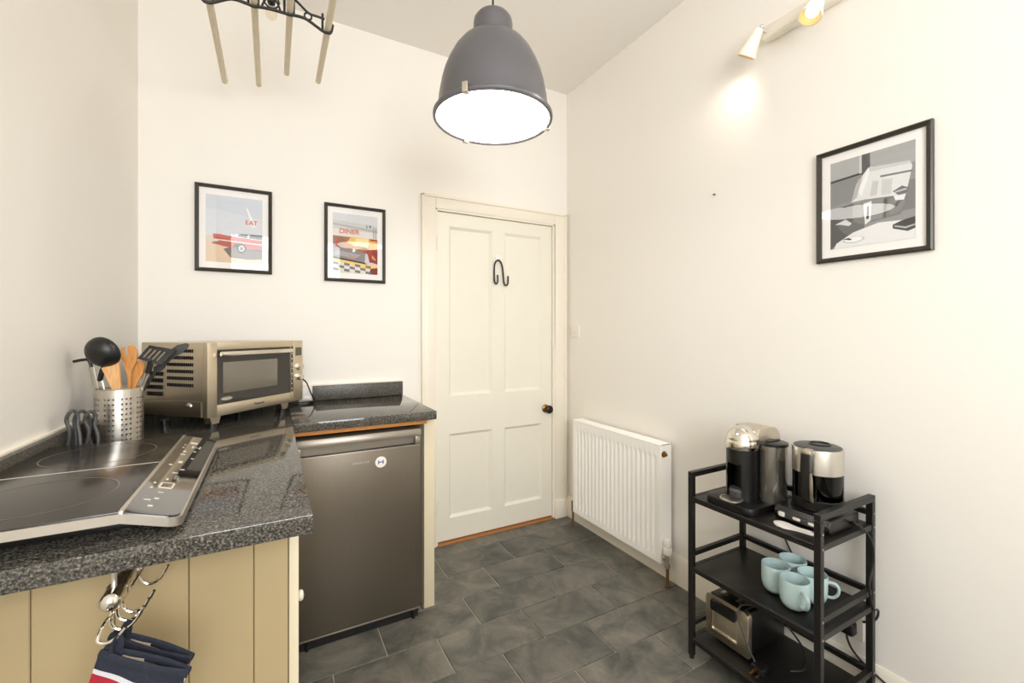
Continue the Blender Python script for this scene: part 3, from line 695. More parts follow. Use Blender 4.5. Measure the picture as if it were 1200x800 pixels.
def mitt(name_label, p0, tilt, yaw):
    g = thing('oven_mitt', name_label, 'oven mitt', p0, rot=(R(90) - R(90), tilt, yaw), group='striped navy oven mitts on the hook rack')
    # local: x across the cuff, z up, y away from the viewer; cuff edge at z = -.04
    wd, L_ = .132, .30
    def side(yo, sgn, nm):
        nx, nz = 14, 40
        vs_ = []; fs_ = []; mi = []
        t_ = MB()
        for layer in (0, 1):
            for j in range(nz + 1):
                f = j / nz
                half = wd / 2 * (1 - .10 * f) if f < .8 else wd / 2 * .92 * math.sqrt(max(0, 1 - ((f - .8) / .21) ** 2))
                for i in range(nx + 1):
                    a = i / nx * 2 - 1
                    bulge = (1 - a * a) * (.006 + .012 * math.sin(f * PI)) + .0025 * math.sin(a * 5 + f * 9)
                    vs_.append((wd / 2 - .012 + a * half - .03 * f * f, yo + sgn * (bulge + (.0035 if layer else 0)) , -.024 - L_ * f))
        K = (nx + 1) * (nz + 1)
        t_.v = []; 
        faces = []; mids = []
        for layer in (0, 1):
            for j in range(nz):
                f = (j + .5) / nz
                m_ = 0
                if .075 < f < .105 or .175 < f < .205: m_ = 2
                elif .105 <= f <= .175: m_ = 1
                if layer == 0: m_ = 3
                for i in range(nx):
                    o_ = layer * K + j * (nx + 1) + i
                    faces.append((o_, o_ + 1, o_ + nx + 2, o_ + nx + 1)); mids.append(m_)
        for i in range(nx):
            faces.append((i, i + 1, K + i + 1, K + i)); mids.append(0)
        for j in range(nz):
            for e in (0, nx):
                o_ = j * (nx + 1) + e; faces.append((o_, o_ + nx + 1, K + o_ + nx + 1, K + o_)); mids.append(0)
        t_.v = vs_; t_.f = faces; t_.m = mids
        return t_.build(nm, [M['navy'], M['red'], M['stripe'], M['lining']], g, local=True, smooth=60)
    side(.0, -1, 'front_panel'); side(.0, 1, 'back_panel')
    # padded cuff bindings front and back
    for sgn in (-1, 1):
        pts_ = [(wd / 2 - .012 + a * wd / 2, sgn * ((1 - a * a) * .006 + .003), -.0245) for a in [i / 8 - 1 for i in range(17)]]
        MB().tube(pts_, .0052, 8, flat=(1.35, .75, (0, 0, 1))).build('cuff_binding', M['navy'], g, local=True)
    lp = [(.008, 0, -.034), (.003, -.002, -.02), (.001, -.001, -.006), (.002, .001, .003), (.006, .002, -.004), (.009, .003, -.02), (.012, .002, -.034)]
    MB().tube(cat(lp, 4), .0062, 8, flat=(.30, 1.0, (1, 0, 0))).build('hanging_loop', M['navy'], g, local=True)
    # thumb
    MB().tube(cat([(wd - .03, 0, -.20), (wd - .008, 0, -.19), (wd + .004, 0, -.165), (wd + .006, 0, -.15)], 5), [.026] * 12 + [.024, .020, .012, .004], 12, flat=(1, .5, (1, 0, 0))).build('thumb', M['navy'], g, local=True)
    return g
mitt('striped navy oven mitt on the nearest hook, in front', (-.213, .897, .7925), R(19), R(-22))
mitt('striped navy oven mitt on the second hook, partly behind', (-.212, .944, .789), R(22), R(-22))

# ------------------------------------------------------------------ pictures
def colm(c): return mat('print_%02x%02x%02x' % c, c, 0.75, var=0.05, scale=60)
def picture(label, loc, rz, w_, h_, border, shapes, texts=()):
    p = thing('framed_picture', label, 'picture', loc, rz, group='black framed pictures')
    fw, fd = .016, .018
    # four mitred mouldings
    for k, (a, b_) in enumerate((((-w_ / 2, 0), (w_ / 2, 0)), ((w_ / 2, 0), (w_ / 2, h_)), ((w_ / 2, h_), (-w_ / 2, h_)), ((-w_ / 2, h_), (-w_ / 2, 0)))):
        ax, az = a; bx_, bz = b_
        def inn(x, z, d): return (x - math.copysign(d, x), z + (d if z < h_ / 2 else -d))
        secs = []
        for (x, z) in (a, b_):
            i1 = inn(x, z, .004); i2 = inn(x, z, fw)
            secs.append([(x, 0, z), (x, -fd + .003, z), (i1[0], -fd, i1[1]), (i2[0], -fd + .005, i2[1]), (i2[0], 0, i2[1])])
        vs_ = secs[0] + secs[1]; n = 5
        MB().add(vs_, [(i, (i + 1) % n, n + (i + 1) % n, n + i) for i in range(n)] + [(0, 1, 2, 3, 4), (9, 8, 7, 6, 5)]).build('moulding', M['frame'], p, local=True, smooth=20)
    MB().box(-w_ / 2 + .01, w_ / 2 - .01, -.006, -.003, .01, h_ - .01).build('mount', M['matb'], p, local=True)
    MB().box(-w_ / 2 + .012, w_ / 2 - .012, -.0112, -.0096, .012, h_ - .012).build('glass', M['artglass'], p, local=True)
    x0, x1, z0, z1 = -w_ / 2 + fw + border[0], w_ / 2 - fw - border[0], fw + border[1], h_ - fw - border[1]
    mats_ = []; t = MB(); y = -.0062
    for poly, c_ in shapes:
        if c_ not in mats_: mats_.append(c_)
        q = [(x0 + (x1 - x0) * min(1, max(0, a)), y, z0 + (z1 - z0) * min(1, max(0, b2))) for a, b2 in poly]
        t.add(q, [tuple(range(len(q)))], mats_.index(c_)); y -= .00004
    pr = t.build('print', [colm(c_) for c_ in mats_], p, local=True, smooth=0)
    for s_, u, v, size, c_, sq in texts:
        text('print_lettering', s_, size, colm(c_), pr, T(x0 + (x1 - x0) * u, y - .0008, z0 + (z1 - z0) * v) @ FRONT, sq)
    return p
full = [(0, 0), (1, 0), (1, 1), (0, 1)]
car = [(full, (216, 221, 230)), ([(0, .80), (1, .70), (1, 1), (0, 1)], (208, 215, 226)),  # print colours lightened for the pale reflection over its glass
       ([(0, 0), (1, 0), (1, .36), (0, .38)], (226, 200, 172)), ([(0, .30), (1, .27), (1, .38), (0, .40)], (222, 205, 190)),
       ([(.30, .20), (.42, .08), (.75, .06), (1, .08), (1, .24), (.5, .27)], (122, 112, 106)), ([(.36, .24), (1, .20), (1, .27), (.40, .31)], (70, 64, 62)),
       ([(.12, .40), (.20, .42), (.55, .39), (1, .37), (1, .22), (.70, .22), (.66, .30), (.50, .30), (.45, .23), (.30, .24), (.16, .27), (.10, .30), (.13, .34)], (188, 92, 84)),
       ([(.10, .42), (.24, .42), (.62, .375), (1, .36), (1, .345), (.60, .35), (.16, .385)], (206, 104, 92)), ([(.14, .33), (1, .295), (1, .31), (.14, .345)], (232, 222, 212)),
       ([(.10, .33), (.22, .33), (.22, .31), (.10, .30)], (210, 206, 200)), ([(.10, .29), (.22, .29), (.22, .27), (.12, .265)], (150, 90, 84)),
       ([(.50, .41), (.58, .455), (1, .46), (1, .37), (.8, .375)], (214, 216, 218)), ([(.54, .405), (.60, .445), (.74, .45), (.72, .39)], (120, 128, 134)), ([(.75, .39), (.77, .45), (1, .45), (1, .38)], (104, 112, 120)),
       (circ(.62, .225, .085, .075, 20), (52, 48, 48)), (circ(.62, .225, .055, .048, 20), (196, 190, 186)), (circ(.62, .225, .030, .027, 16), (120, 114, 112)),
       ([(.70, .84), (.73, .85), (.86, .60), (.90, .58), (.80, .56), (.80, .62)], (244, 244, 246)), ([(.67, .57), (.93, .59), (.93, .67), (.67, .66)], (236, 226, 222))]
diner = [(full, (206, 206, 206)), ([(0, .88), (1, .84), (1, 1), (0, 1)], (216, 218, 222)), ([(0, .80), (1, .72), (1, .76), (0, .83)], (182, 182, 184)), ([(0, .60), (1, .58), (1, .72), (0, .74)], (226, 222, 216)),
         ([(0, .38), (1, .34), (1, .60), (0, .62)], (176, 120, 78)), ([(0, .42), (.22, .40), (.24, .60), (0, .61)], (150, 112, 100)), ([(.05, .45), (.10, .45), (.12, .58), (.07, .58)], (196, 92, 62)),
         ([(.30, .52), (.50, .46), (.72, .50), (1, .44), (1, .60), (.4, .62)], (240, 196, 120)), ([(.50, .48), (.78, .46), (.80, .60), (.50, .60)], (250, 222, 160)), ([(.80, .40), (1, .38), (1, .60), (.80, .61)], (236, 160, 76)),
         ([(0, .24), (.70, .18), (.72, .36), (.30, .42), (0, .42)], (138, 134, 136)), ([(.02, .30), (.5, .26), (.62, .32), (.1, .38)], (166, 164, 166)), ([(.30, .27), (.5, .25), (.52, .29), (.32, .31)], (192, 148, 140)),
         ([(.42, .37), (.47, .36), (.50, .40), (.45, .43)], (236, 236, 236)), ([(.52, .385), (.66, .38), (.80, .42), (.98, .43), (.98, .22), (.82, .20), (.76, .36)], (168, 66, 44)), ([(.80, .22), (1, .18), (1, .42), (.9, .43)], (146, 46, 40)), ([(.86, .28), (.95, .24), (.96, .26), (.88, .34)], (206, 150, 110)), ([(.64, .40), (.76, .42), (.70, .46), (.62, .44)], (110, 72, 44)),
         ([(0, .24), (.7, .16), (.8, .12), (.8, .15), (.7, .20), (0, .27)], (60, 58, 62)), ([(0, .20), (.8, .08), (1, .10), (1, .16), (.7, .17), (0, .24)], (244, 206, 122)), ([(0, 0), (1, 0), (1, .10), (.8, .08), (0, .20)], (226, 222, 216)),
         ([(.80, .0), (1, 0), (1, .12), (.84, .10)], (120, 36, 34))]
for k in range(7):
    for j in range(3):
        if (k + j) % 2 == 0:
            u = k * .12; v = .015 + j * .05 - k * .006 + .03
            if v > 0: diner.append(([(u, v), (u + .12, v - .012), (u + .125, v + .03), (u + .005, v + .044)], (120, 118, 122)))
diner += [([(.74, .86), (.78, .80), (.74, .78)], (150, 150, 160)), ([(.80, .84), (.86, .84), (.83, .78)], (120, 120, 130)), ([(.90, .60), (.92, .60), (.92, .82), (.90, .82)], (150, 150, 156)), ([(.95, .60), (.97, .60), (.97, .80), (.95, .80)], (150, 150, 156)), ([(.82, .585), (1, .575), (1, .60), (.82, .61)], (150, 70, 40))]
news = [(full, (150, 150, 150)), ([(0, .80), (.40, .80), (.40, 1), (0, 1)], (176, 176, 176)), ([(0, .765), (.5, .79), (.5, .815), (0, .79)], (70, 70, 70)), ([(.40, .70), (.50, .70), (.50, 1), (.40, 1)], (92, 92, 92)), ([(.37, .80), (.40, .80), (.40, 1), (.37, 1)], (206, 206, 206)), ([(0, .50), (.40, .52), (.40, .77), (0, .765)], (140, 140, 140)), ([(.50, .70), (1, .78), (1, 1), (.50, 1)], (172, 172, 172)), ([(.78, .30), (1, .30), (1, .6), (.86, .6)], (128, 128, 128)),
        ([(0, 0), (0, .46), (.30, .48), (.35, .2), (.1, .06)], (84, 84, 84)),
        ([(.28, .46), (.90, .50), (.92, .40), (.84, .27), (.66, .25), (.5, .24), (.40, .20), (.30, .22)], (124, 124, 124)), ([(.42, .46), (.52, .47), (.51, .26), (.44, .22)], (226, 226, 226)), ([(.465, .42), (.49, .42), (.485, .28), (.455, .28)], (60, 60, 60)), ([(.52, .47), (.66, .48), (.64, .26), (.52, .26)], (146, 146, 146)), ([(.66, .46), (.70, .46), (.68, .26), (.66, .26)], (90, 90, 90)), ([(.72, .45), (.88, .48), (.90, .38), (.82, .28), (.72, .28)], (136, 136, 136)), ([(.78, .38), (.84, .44), (.86, .42), (.80, .35)], (98, 98, 98)),
        ([(.10, .25), (.22, .32), (.38, .24), (.44, .22), (.42, .17), (.28, .12), (.18, .16)], (108, 108, 108)), ([(.06, .28), (.20, .32), (.28, .26), (.24, .24), (.14, .27)], (216, 216, 216)),
        ([(.27, .50), (.34, .70), (.40, .76), (.48, .84), (.94, .80), (.97, .74), (.90, .46), (.44, .50)], (226, 226, 226)), ([(.27, .50), (.36, .74), (.41, .76), (.34, .54)], (182, 182, 182)), ([(.40, .54), (.50, .80), (.53, .84), (.48, .84), (.36, .60)], (240, 240, 240)), ([(.48, .84), (.94, .80), (.96, .77), (.50, .79)], (206, 206, 206)), ([(.62, .70), (.97, .68), (.97, .70), (.62, .72)], (120, 120, 120)), ([(.50, .52), (.58, .52), (.60, .67), (.53, .68)], (204, 204, 204)), ([(.63, .51), (.74, .50), (.76, .66), (.64, .67)], (208, 208, 208)),
        ([(.76, .52), (.86, .56), (.94, .52), (.90, .47), (.82, .47)], (112, 112, 112)), ([(.78, .50), (.92, .51), (.90, .525), (.79, .515)], (200, 200, 200)), ([(.77, .47), (.90, .46), (.88, .41), (.79, .42)], (236, 236, 236)),
        ([(.05, 0), (.08, .06), (.30, .16), (.60, .22), (.90, .20), (1, .16), (1, 0)], (232, 232, 232)), (circ(.30, .075, .14, .035, 20), (206, 206, 206)), (circ(.30, .08, .11, .026, 20), (244, 244, 244)), ([(.16, .10), (.26, .075), (.28, .085), (.24, .105)], (60, 60, 60)),
        ([(.76, .17), (.86, .20), (1, .22), (1, .10), (.92, .08), (.76, .13)], (70, 70, 70)), ([(.78, .145), (.9, .11), (1, .13), (1, .145), (.9, .13), (.78, .16)], (180, 180, 180))]
picture('framed print of a red car under an EAT sign, nearest the left wall', (-.154, BY, 1.552), 0, .314, .408, (.026, .030), car, (('EAT', .80, .625, .030, (186, 44, 40), 1.0),))
picture('framed print of an orange DINER interior, nearest the door', (.400, BY, 1.535), 0, .314, .410, (.026, .030), diner, (('DINER', .36, .70, .036, (216, 84, 40), 1.0),))
picture('framed black and white print of a newspaper reader beside the spotlights', (RX, .733, 1.521), R(-90), .330, .405, (.028, .030), news)

# ------------------------------------------------------------------ switch, socket, nail
sw = tag(MB().box(RX - .008, RX, 2.352, 2.440, 1.228, 1.312, .002).build('light_switch', M['white']), 'white three-gang light switch beside the door', 'light switch')
for k in range(3): MB().box(RX - .012, RX - .006, 2.368 + k * .021, 2.382 + k * .021, 1.255, 1.285, .0015).build('rocker', M['white'], sw)
so = tag(MB().box(RX - .009, RX, .752, .900, .196, .284, .003).build('wall_socket', M['white']), 'white double wall socket low on the wall behind the trolley', 'socket')
for y in (.79, .86): MB().box(RX - .012, RX - .008, y - .008, y + .008, .262, .276, .001).build('switch_rocker', M['white'], so)
tag(MB().cyl((RX, 1.336, 1.901), (RX - .012, 1.336, 1.901), .0035, 10).build('nail', M['brass']), 'small bare nail sticking out of the long wall', 'nail')

# ------------------------------------------------------------------ radiator
rd = thing('radiator', 'white ribbed panel radiator on the right wall', 'radiator', (1.73, 1.93, .11))
RY0, RY1, RZ0, RZ1, RF = 1.570, 2.295, .112, .700, 1.700
t = MB(); NR = 20; sub = 8; py = (RY1 - RY0 - .05) / NR
ys = [RY0, RY0 + .012]
offs = [0, 0]
for k in range(NR):
    for j in range(sub):
        f = j / sub
        ys.append(RY0 + .025 + (k + f) * py); offs.append(.5 - .5 * math.cos(2 * PI * f) if True else 0)
ys += [RY1 - .025, RY1 - .012, RY1]; offs += [0, 0, 0]
zs_ = [RZ0, RZ0 + .025, RZ0 + .035, RZ0 + .045, RZ0 + .055, RZ1 - .075, RZ1 - .065, RZ1 - .055, RZ1 - .045, RZ1]
env = [0, 0, .35, .8, 1, 1, .8, .35, 0, 0]
vs_ = [(RF + .007 * (min(1, offs[i] * 1.25)) * e, y, z) for z, e in zip(zs_, env) for i, y in enumerate(ys)]
n = len(ys)
t.add(vs_, [(j * n + i, j * n + i + 1, (j + 1) * n + i + 1, (j + 1) * n + i) for j in range(len(zs_) - 1) for i in range(n - 1)])
t.add([(RF, RY0, RZ0), (RF, RY1, RZ0), (RF, RY1, RZ1), (RF, RY0, RZ1), (RF + .016, RY0, RZ0), (RF + .016, RY1, RZ0), (RF + .016, RY1, RZ1), (RF + .016, RY0, RZ1)], [(0, 1, 5, 4), (1, 2, 6, 5), (2, 3, 7, 6), (3, 0, 4, 7), (4, 5, 6, 7)])
t.build('front_panel', M['rad'], rd, smooth=50)
MB().box(RF + .002, 1.775, RY0 - .002, RY0 + .001, RZ0 + .012, RZ1 + .004).build('side_cover', M['rad'], rd)
MB().box(RF + .002, 1.775, RY1 - .001, RY1 + .002, RZ0 + .012, RZ1 + .004).build('side_cover', M['rad'], rd)
t = MB().box(RF - .002, 1.776, RY0 - .002, RY1 + .002, RZ1, RZ1 + .003)
for k in range(3): t.box(RF + .012 + k * .021, RF + .018 + k * .021, RY0, RY1, RZ1 + .003, RZ1 + .006)
t.build('top_grille', M['rad'], rd)
MB().box(1.745, 1.760, RY0 + .01, RY1 - .01, RZ0, RZ1 - .01, .004).build('rear_panel', M['rad'], rd)
for y in (RY0 + .12, RY1 - .12): MB().box(1.760, RX - .0005, y - .015, y + .015, RZ0 + .05, RZ1 - .06).build('wall_bracket', M['rad'], rd)
MB(T(1.722, RY0 - .001, RZ1 - .045) @ Matrix.Rotation(R(90), 4, 'X')).lathe([(.016, -.004), (.016, .004), (.010, .006), (.010, .014), (.006, .015), (.006, .020), (0, .020)], 12).build('bleed_plug', M['brass'], rd)
VX, VY = 1.722, 1.545
v_ = MB().cyl((VX, RY0 + .002, RZ0 + .03), (VX, VY, RZ0 + .03), .010, 14).cyl((VX, RY0 - .004, RZ0 + .03), (VX, RY0 - .012, RZ0 + .03), .016, 6).cyl((VX, VY, RZ0 - .01), (VX, VY, RZ0 + .06), .012, 14).cyl((VX, VY, RZ0 - .012), (VX, VY, RZ0 + .008), .015, 6).build('valve', M['pot'], rd)
MB(T(VX, VY, RZ0 + .052)).lathe([(.017, 0), (.022, .004), (.023, .030), (.021, .036), (.017, .038), (.020, .042), (.020, .066), (.016, .076), (0, .079)], 24).build('thermostat_head', M['white'], v_)
MB().cyl((VX, VY, 0), (VX, VY, RZ0), .0078, 14).cyl((VX, VY, 0.0), (VX, VY, .012), .012, 14).build('pipe', M['copper'], rd)
l_ = MB().cyl((VX, RY1 - .01, RZ0 + .03), (VX, RY1 + .03, RZ0 + .03), .009, 12).cyl((VX, RY1 + .028, RZ0 - .01), (VX, RY1 + .028, RZ0 + .055), .011, 12).build('lockshield_valve', M['brass'], rd)
MB().cyl((VX, RY1 + .028, 0), (VX, RY1 + .028, RZ0), .0075, 12).build('pipe', M['copper'], rd)

# ------------------------------------------------------------------ trolley
tr = thing('shelf_trolley', 'black metal three-tier trolley against the right wall', 'trolley', (1.595, .9425, 0))
TX0, TX1, TY0, TY1, TT, q = 1.428, 1.765, .706, 1.180, .724, .020
def bar(nm, x0, x1, y0, y1, z0, z1): return MB().box(x0, x1, y0, y1, z0, z1, .0015, 1).build(nm, M['black'], tr)
for x in (TX0, TX1 - q):
    for y in (TY0, TY1 - q):
        leg = bar('leg', x, x + q, y, y + q, .012, TT - q + .0)
        MB().cyl((x + q / 2, y + q / 2, 0), (x + q / 2, y + q / 2, .013), .009, 12).build('foot', M['rubber'], leg)
for y in (TY0, TY1 - q): bar('top_handle', TX0, TX1, y, y + q, TT - q, TT)
for z, rail in ((.628, .665), (.358, .404), (.084, .135)):
    MB().box(TX0 + q * .2, TX1 - q * .2, TY0 + q * .2, TY1 - q * .2, z - .010, z, .001).build('shelf', M['black'], tr)
    bar('front_rail', TX0 + .001, TX0 + q - .004, TY0 + q, TY1 - q, z - .018, z + .0015)
    bar('back_rail', TX1 - q, TX1 - .002, TY0 + q, TY1 - q, rail - .008, rail + .010)
    for y in (TY0, TY1 - q):
        bar('side_rail', TX0 + q, TX1 - q, y + .002, y + q - .002, z - .018, z + .0015)
        if z < .6: bar('side_guard', TX0 + q, TX1 - q, y + .001, y + q - .001, rail - .008, rail + .010)
t = MB()
for y in (TY0, ):
    for z in (.62, .35, .078, .665, .404, .135):
        for x in (TX0 + q / 2, TX1 - q / 2): t.cyl((x, y + .001, z), (x, y - .002, z), .004, 8)
t.build('bolt_heads', M['steel'], tr)['kind'] = 'stuff'
SH1, SH2, SH3 = .6295, .3595, .0855

# ------------------------------------------------------------------ coffee machine
cm = thing('coffee_machine', 'black capsule coffee machine with a chrome dome and clear tank', 'coffee machine', (1.58, 1.03, SH1))
t = MB(); pl = rrect(1.442, 1.715, .930, 1.120, .030, 6)
t.prism(pl, 'z', SH1, SH1 + .024, .003).build('base', M['plast'], cm)
CXc, CYc, CR = 1.548, 1.034, .0545
# column with an open cup bay facing the room
t = MB(); prof = [(CR, .024), (CR, .205)]
a0, a1 = R(180 + 32), R(180 + 360 - 32)
ring_o = []; 
t.lathe([(CR, .024), (CR, .205), (CR - .006, .205), (CR - .006, .024), (CR, .024)], 40, (CXc, CYc, SH1), a0=a0, a1=a1)
t.lathe([(CR - .0065, .024), (CR - .0065, .205)], 24, (CXc + .030, CYc, SH1), a0=R(120), a1=R(240))
t.lathe([(0.0, .152), (CR, .152), (CR, .205), (0, .205)], 40, (CXc, CYc, SH1))
t.build('column', M['plast'], cm)
MB(T(CXc - .034, CYc + .0, SH1 + .165)).lathe([(.0, -.018), (.010, -.018), (.013, 0), (0, 0)], 16).build('spout', M['plast'], cm)
MB().lathe([(.040, .024), (.040, .05), (.034, .058), (0, .060)], 24, (CXc - .012, CYc, SH1)).build('cup_rest', M['gcable'], cm)
dome = [(.0565, .205), (.0585, .208), (.0585, .232), (.0565, .235)] + [(.0565 * math.cos(R(a)), .235 + .054 * math.sin(R(a))) for a in range(6, 91, 6)]
MB().lathe(dome, 40, (CXc, CYc, SH1)).build('dome', M['chrome'], cm)
arc = [(1.556, SH1 + .205), (1.70, SH1 + .205)] + [(1.655 + .052 * math.cos(R(a)), SH1 + .222 + .058 * math.sin(R(a))) for a in range(0, 91, 9)] + [(1.585, SH1 + .281), (1.556, SH1 + .279)]
MB().prism(arc, 'y', CYc - .050, CYc + .050, .020, 5).build('hood', M['hood'], cm)
MB().box(1.575, 1.700, CYc - .042, CYc + .042, SH1 + .022, SH1 + .207, .010).build('rear_body', M['plast'], cm)
tk = MB().lathe([(0, .018), (.046, .018), (.047, .022), (.047, .226), (0, .226)], 36, (1.612, .957, SH1)).build('water_tank', M['tankg'], cm)
MB().lathe([(.049, .226), (.050, .229), (.049, .236), (.044, .238), (0, .238)], 36, (1.612, .957, SH1)).box(1.575, 1.650, .951, .963, SH1 + .236, SH1 + .243, .003).build('lid', M['plast'], tk)
t = MB().lathe([(0, .0242), (.039, .0242), (.039, .028), (.037, .029), (0, .029)], 32, (1.484, 1.034, SH1))
dg = t.build('drip_grid', M['pot'], cm)
t = MB()
for i in range(-5, 6):
    for j in range(-5, 6):
        x, y = i * .0062 + (.0031 if j % 2 else 0), j * .0060
        if x * x + y * y < .034 ** 2: t.prism(circ(1.484 + x, 1.034 + y, .0021, n=6), 'z', SH1 + .0286, SH1 + .0296)
o = t.build('grid_holes', M['seam'], dg, smooth=0); o['kind'] = 'stuff'
cl = MB().tube(cat([(1.70, 1.05, SH1 + .03), (1.745, 1.06, SH1 + .02), (1.785, 1.06, .60), (1.79, 1.04, .50), (1.79, 1.0, .42), (1.79, .97, .37), (1.79, .92, .28)], 6), .0034, 8).build('mains_lead', M['rubber'], cm)

# ------------------------------------------------------------------ kettle, its base, spoon
KX, KY = 1.622, .812
kb = thing('warming_stand', 'black warming base with three pale buttons under the kettle', 'kettle stand', (KX, KY, SH1))
pf = [(1.528, .006), (1.522, .014), (1.522, .028), (1.534, .044), (1.70, .046), (1.708, .040), (1.708, .004), (1.70, 0), (1.535, 0)]
MB().prism([(x, SH1 + z) for x, z in pf], 'y', .728, .902, .006, 3).build('housing', M['plast'], kb)
MB().lathe([(0, .045), (.078, .045), (.078, .048), (.074, .050), (0, .050)], 40, (KX, KY, SH1)).build('plate', M['plast'], kb)
t = MB(); 
MB().prism(rrect(.748, .888, SH1 + .011, SH1 + .031, .009), 'x', 1.5195, 1.523, .001).build('button_strip', M['gcable'], kb)
for y, wd in ((.872, .010), (.824, .012), (.776, .012)):
    MB().prism(rrect(y - wd, y + wd, SH1 + (.014 if wd < .011 else .017), SH1 + (.029 if wd < .011 else .0255), .003), 'x', 1.5165, 1.521, .001).build('button', M['white'], kb)
MB().tube(cat([(1.66, .732, SH1 + .012), tuple(pos(1001, 612, .712)), tuple(pos(1013, 621, .702)), tuple(pos(1021, 634, .6995)), tuple(pos(1024, 657, .6995)), tuple(pos(1019, 682, .700)), tuple(pos(1020, 700, .700)), tuple(pos(1024, 713, .699)), (1.766, .6995, .345), (1.777, .706, .315), (1.784, .722, .29), (1.786, .75, .27)], 6), .0036, 8).build('mains_lead', M['rubber'], kb)
kt = thing('kettle', 'steel and smoked glass electric kettle on the trolley top', 'kettle', (KX, KY, SH1 + .05))
z0 = SH1 + .050
MB().lathe([(0, 0), (.070, 0), (.0735, .004), (.0735, .034), (.072, .036), (0, .036)], 48, (KX, KY, z0)).build('foot_ring', M['plast'], kt)
MB().lathe([(.0725, .036), (.0725, .125), (.0700, .125), (.0700, .036)], 48, (KX, KY, z0)).build('glass_body', M['smoke'], kt)
MB().lathe([(0, .037), (.066, .037), (.066, .045), (.015, .050), (.0, .052)], 36, (KX, KY, z0)).build('heating_plate', M['plast'], kt)
MB().lathe([(.0733, .120), (.0733, .196), (.0725, .200), (.0690, .201), (.0690, .120)], 48, (KX, KY, z0)).build('steel_collar', M['pot'], kt)
ldk = MB().lathe([(.0695, .198), (.0690, .203), (.062, .206), (0, .208)], 40, (KX, KY, z0)).build('lid', M['gcable'], kt)
MB().tube([(KX + .030 * math.cos(R(a)) + .012, KY + .030 * math.sin(R(a)), z0 + .2085) for a in range(0, 360, 15)], .0035, 8, closed=True).build('lid_ring', M['plast'], ldk)
MB(T(KX, KY, z0) @ Matrix.Rotation(R(10), 4, 'Z')).prism([(.066, .150), (.086, .196), (.086, .202), (.062, .202)], 'y', -.016, .016, .003).build('spout', M['pot'], kt)
HM = T(KX, KY, z0) @ Matrix.Rotation(R(193), 4, 'Z')
hd = MB(HM).prism([(.068, .200), (.110, .203), (.122, .196), (.125, .150), (.123, .090), (.117, .046), (.100, .036), (.070, .034), (.070, .046), (.094, .050), (.101, .060), (.105, .110), (.104, .160), (.098, .176), (.070, .180)], 'y', -.0175, .0095, .004, 3).build('handle', M['plast'], kt)
MB(HM).prism([(.121, .120), (.126, .140), (.129, .090), (.121, .048), (.110, .040), (.108, .046), (.114, .060)], 'y', .0085, .0165, .002).build('handle_trim', M['steel'], hd)
MB(HM).box(.080, .122, -.0165, .0125, .190, .208, .006).build('lid_button', M['steel'], hd)
# white spoon on the shelf
spn = thing('spoon_rest', 'flat white spoon lying on the trolley in front of the kettle', 'spoon', (1.482, .81, SH1))
out = []
for i in range(36):
    a = 2 * PI * i / 36; out.append((1.477 + .021 * math.sin(a), .842 + .033 * math.cos(a)))
t = MB(); hull = [(1.470, .812), (1.462, .824), (1.457, .842), (1.461, .861), (1.470, .871), (1.480, .873), (1.490, .868), (1.497, .855), (1.499, .840), (1.496, .825), (1.494, .806), (1.498, .785), (1.501, .760), (1.499, .750), (1.492, .748), (1.486, .752), (1.481, .775), (1.477, .795)]
t.prism([tuple(p[:2]) for p in cat([(x, y, 0) for x, y in hull], 3, True)], 'z', SH1 + .0002, SH1 + .0075, .002).build('body', M['slatew'], spn)
MB().prism(circ(1.4945, .760, .003, .006, 12), 'z', SH1 + .0074, SH1 + .0079).build('hanging_hole', M['seam'], spn)

# ------------------------------------------------------------------ mugs
mg = thing('mug', 'pale blue-green mug nearest the viewer, handle towards the front', 'mug', (1.517, .829, SH2), group='pale blue-green mugs on the trolley')
mp_ = [(0, .0), (.022, .0), (.030, .003), (.038, .012), (.0425, .026), (.0440, .045), (.0440, .092), (.0432, .0945), (.0418, .0945), (.0408, .092), (.0406, .045), (.039, .027), (.033, .013), (.022, .007), (0, .006)]
MB().lathe(mp_, 40).build('body', M['mug'], mg, local=True, smooth=50)
MB().tube(cat([(.041, 0, .072), (.052, 0, .075), (.066, 0, .071), (.073, 0, .056), (.069, 0, .037), (.056, 0, .026), (.040, 0, .026)], 5), .0058, 10, flat=(.8, 1.15, (1, 0, 0))).build('handle', M['mug'], mg, local=True)
mg.rotation_euler = (0, 0, R(-122))
dup(mg, (1.554, .913, SH2), R(35), 'pale blue-green mug at the left of the four, its handle hidden')
dup(mg, (1.606, .820, SH2), R(-58), 'pale blue-green mug behind the trolley post, handle to the right')
dup(mg, (1.645, .906, SH2), R(60), 'pale blue-green mug at the back by the wall')

# ------------------------------------------------------------------ toaster on the bottom shelf
to = thing('toaster', 'steel and black toaster on the bottom trolley shelf', 'toaster', (1.60, 1.06, SH3))
AX0, AX1, AY0, AY1, AZ = 1.492, 1.735, .975, 1.148, .172
MB().box(AX0 + .02, AX1, AY0 + .006, AY1 - .006, SH3 + .010, SH3 + AZ - .004, .012, 3).build('body', M['plast'], to)
fp = [(AY0, SH3 + .012), (AY1, SH3 + .012)] + [(AY1 - .018 + .018 * math.cos(R(a)), SH3 + AZ - .018 + .018 * math.sin(R(a))) for a in range(0, 91, 15)] + [(AY0 + .018 + .018 * math.cos(R(a)), SH3 + AZ - .018 + .018 * math.sin(R(a))) for a in range(90, 181, 15)]
MB().prism(fp, 'x', AX0, AX0 + .024, .003).build('front_plate', M['steelh'], to)
fr_ = MB(); ya, yb, za, zc = AY0 + .042, AY1 - .030, SH3 + .045, SH3 + .150
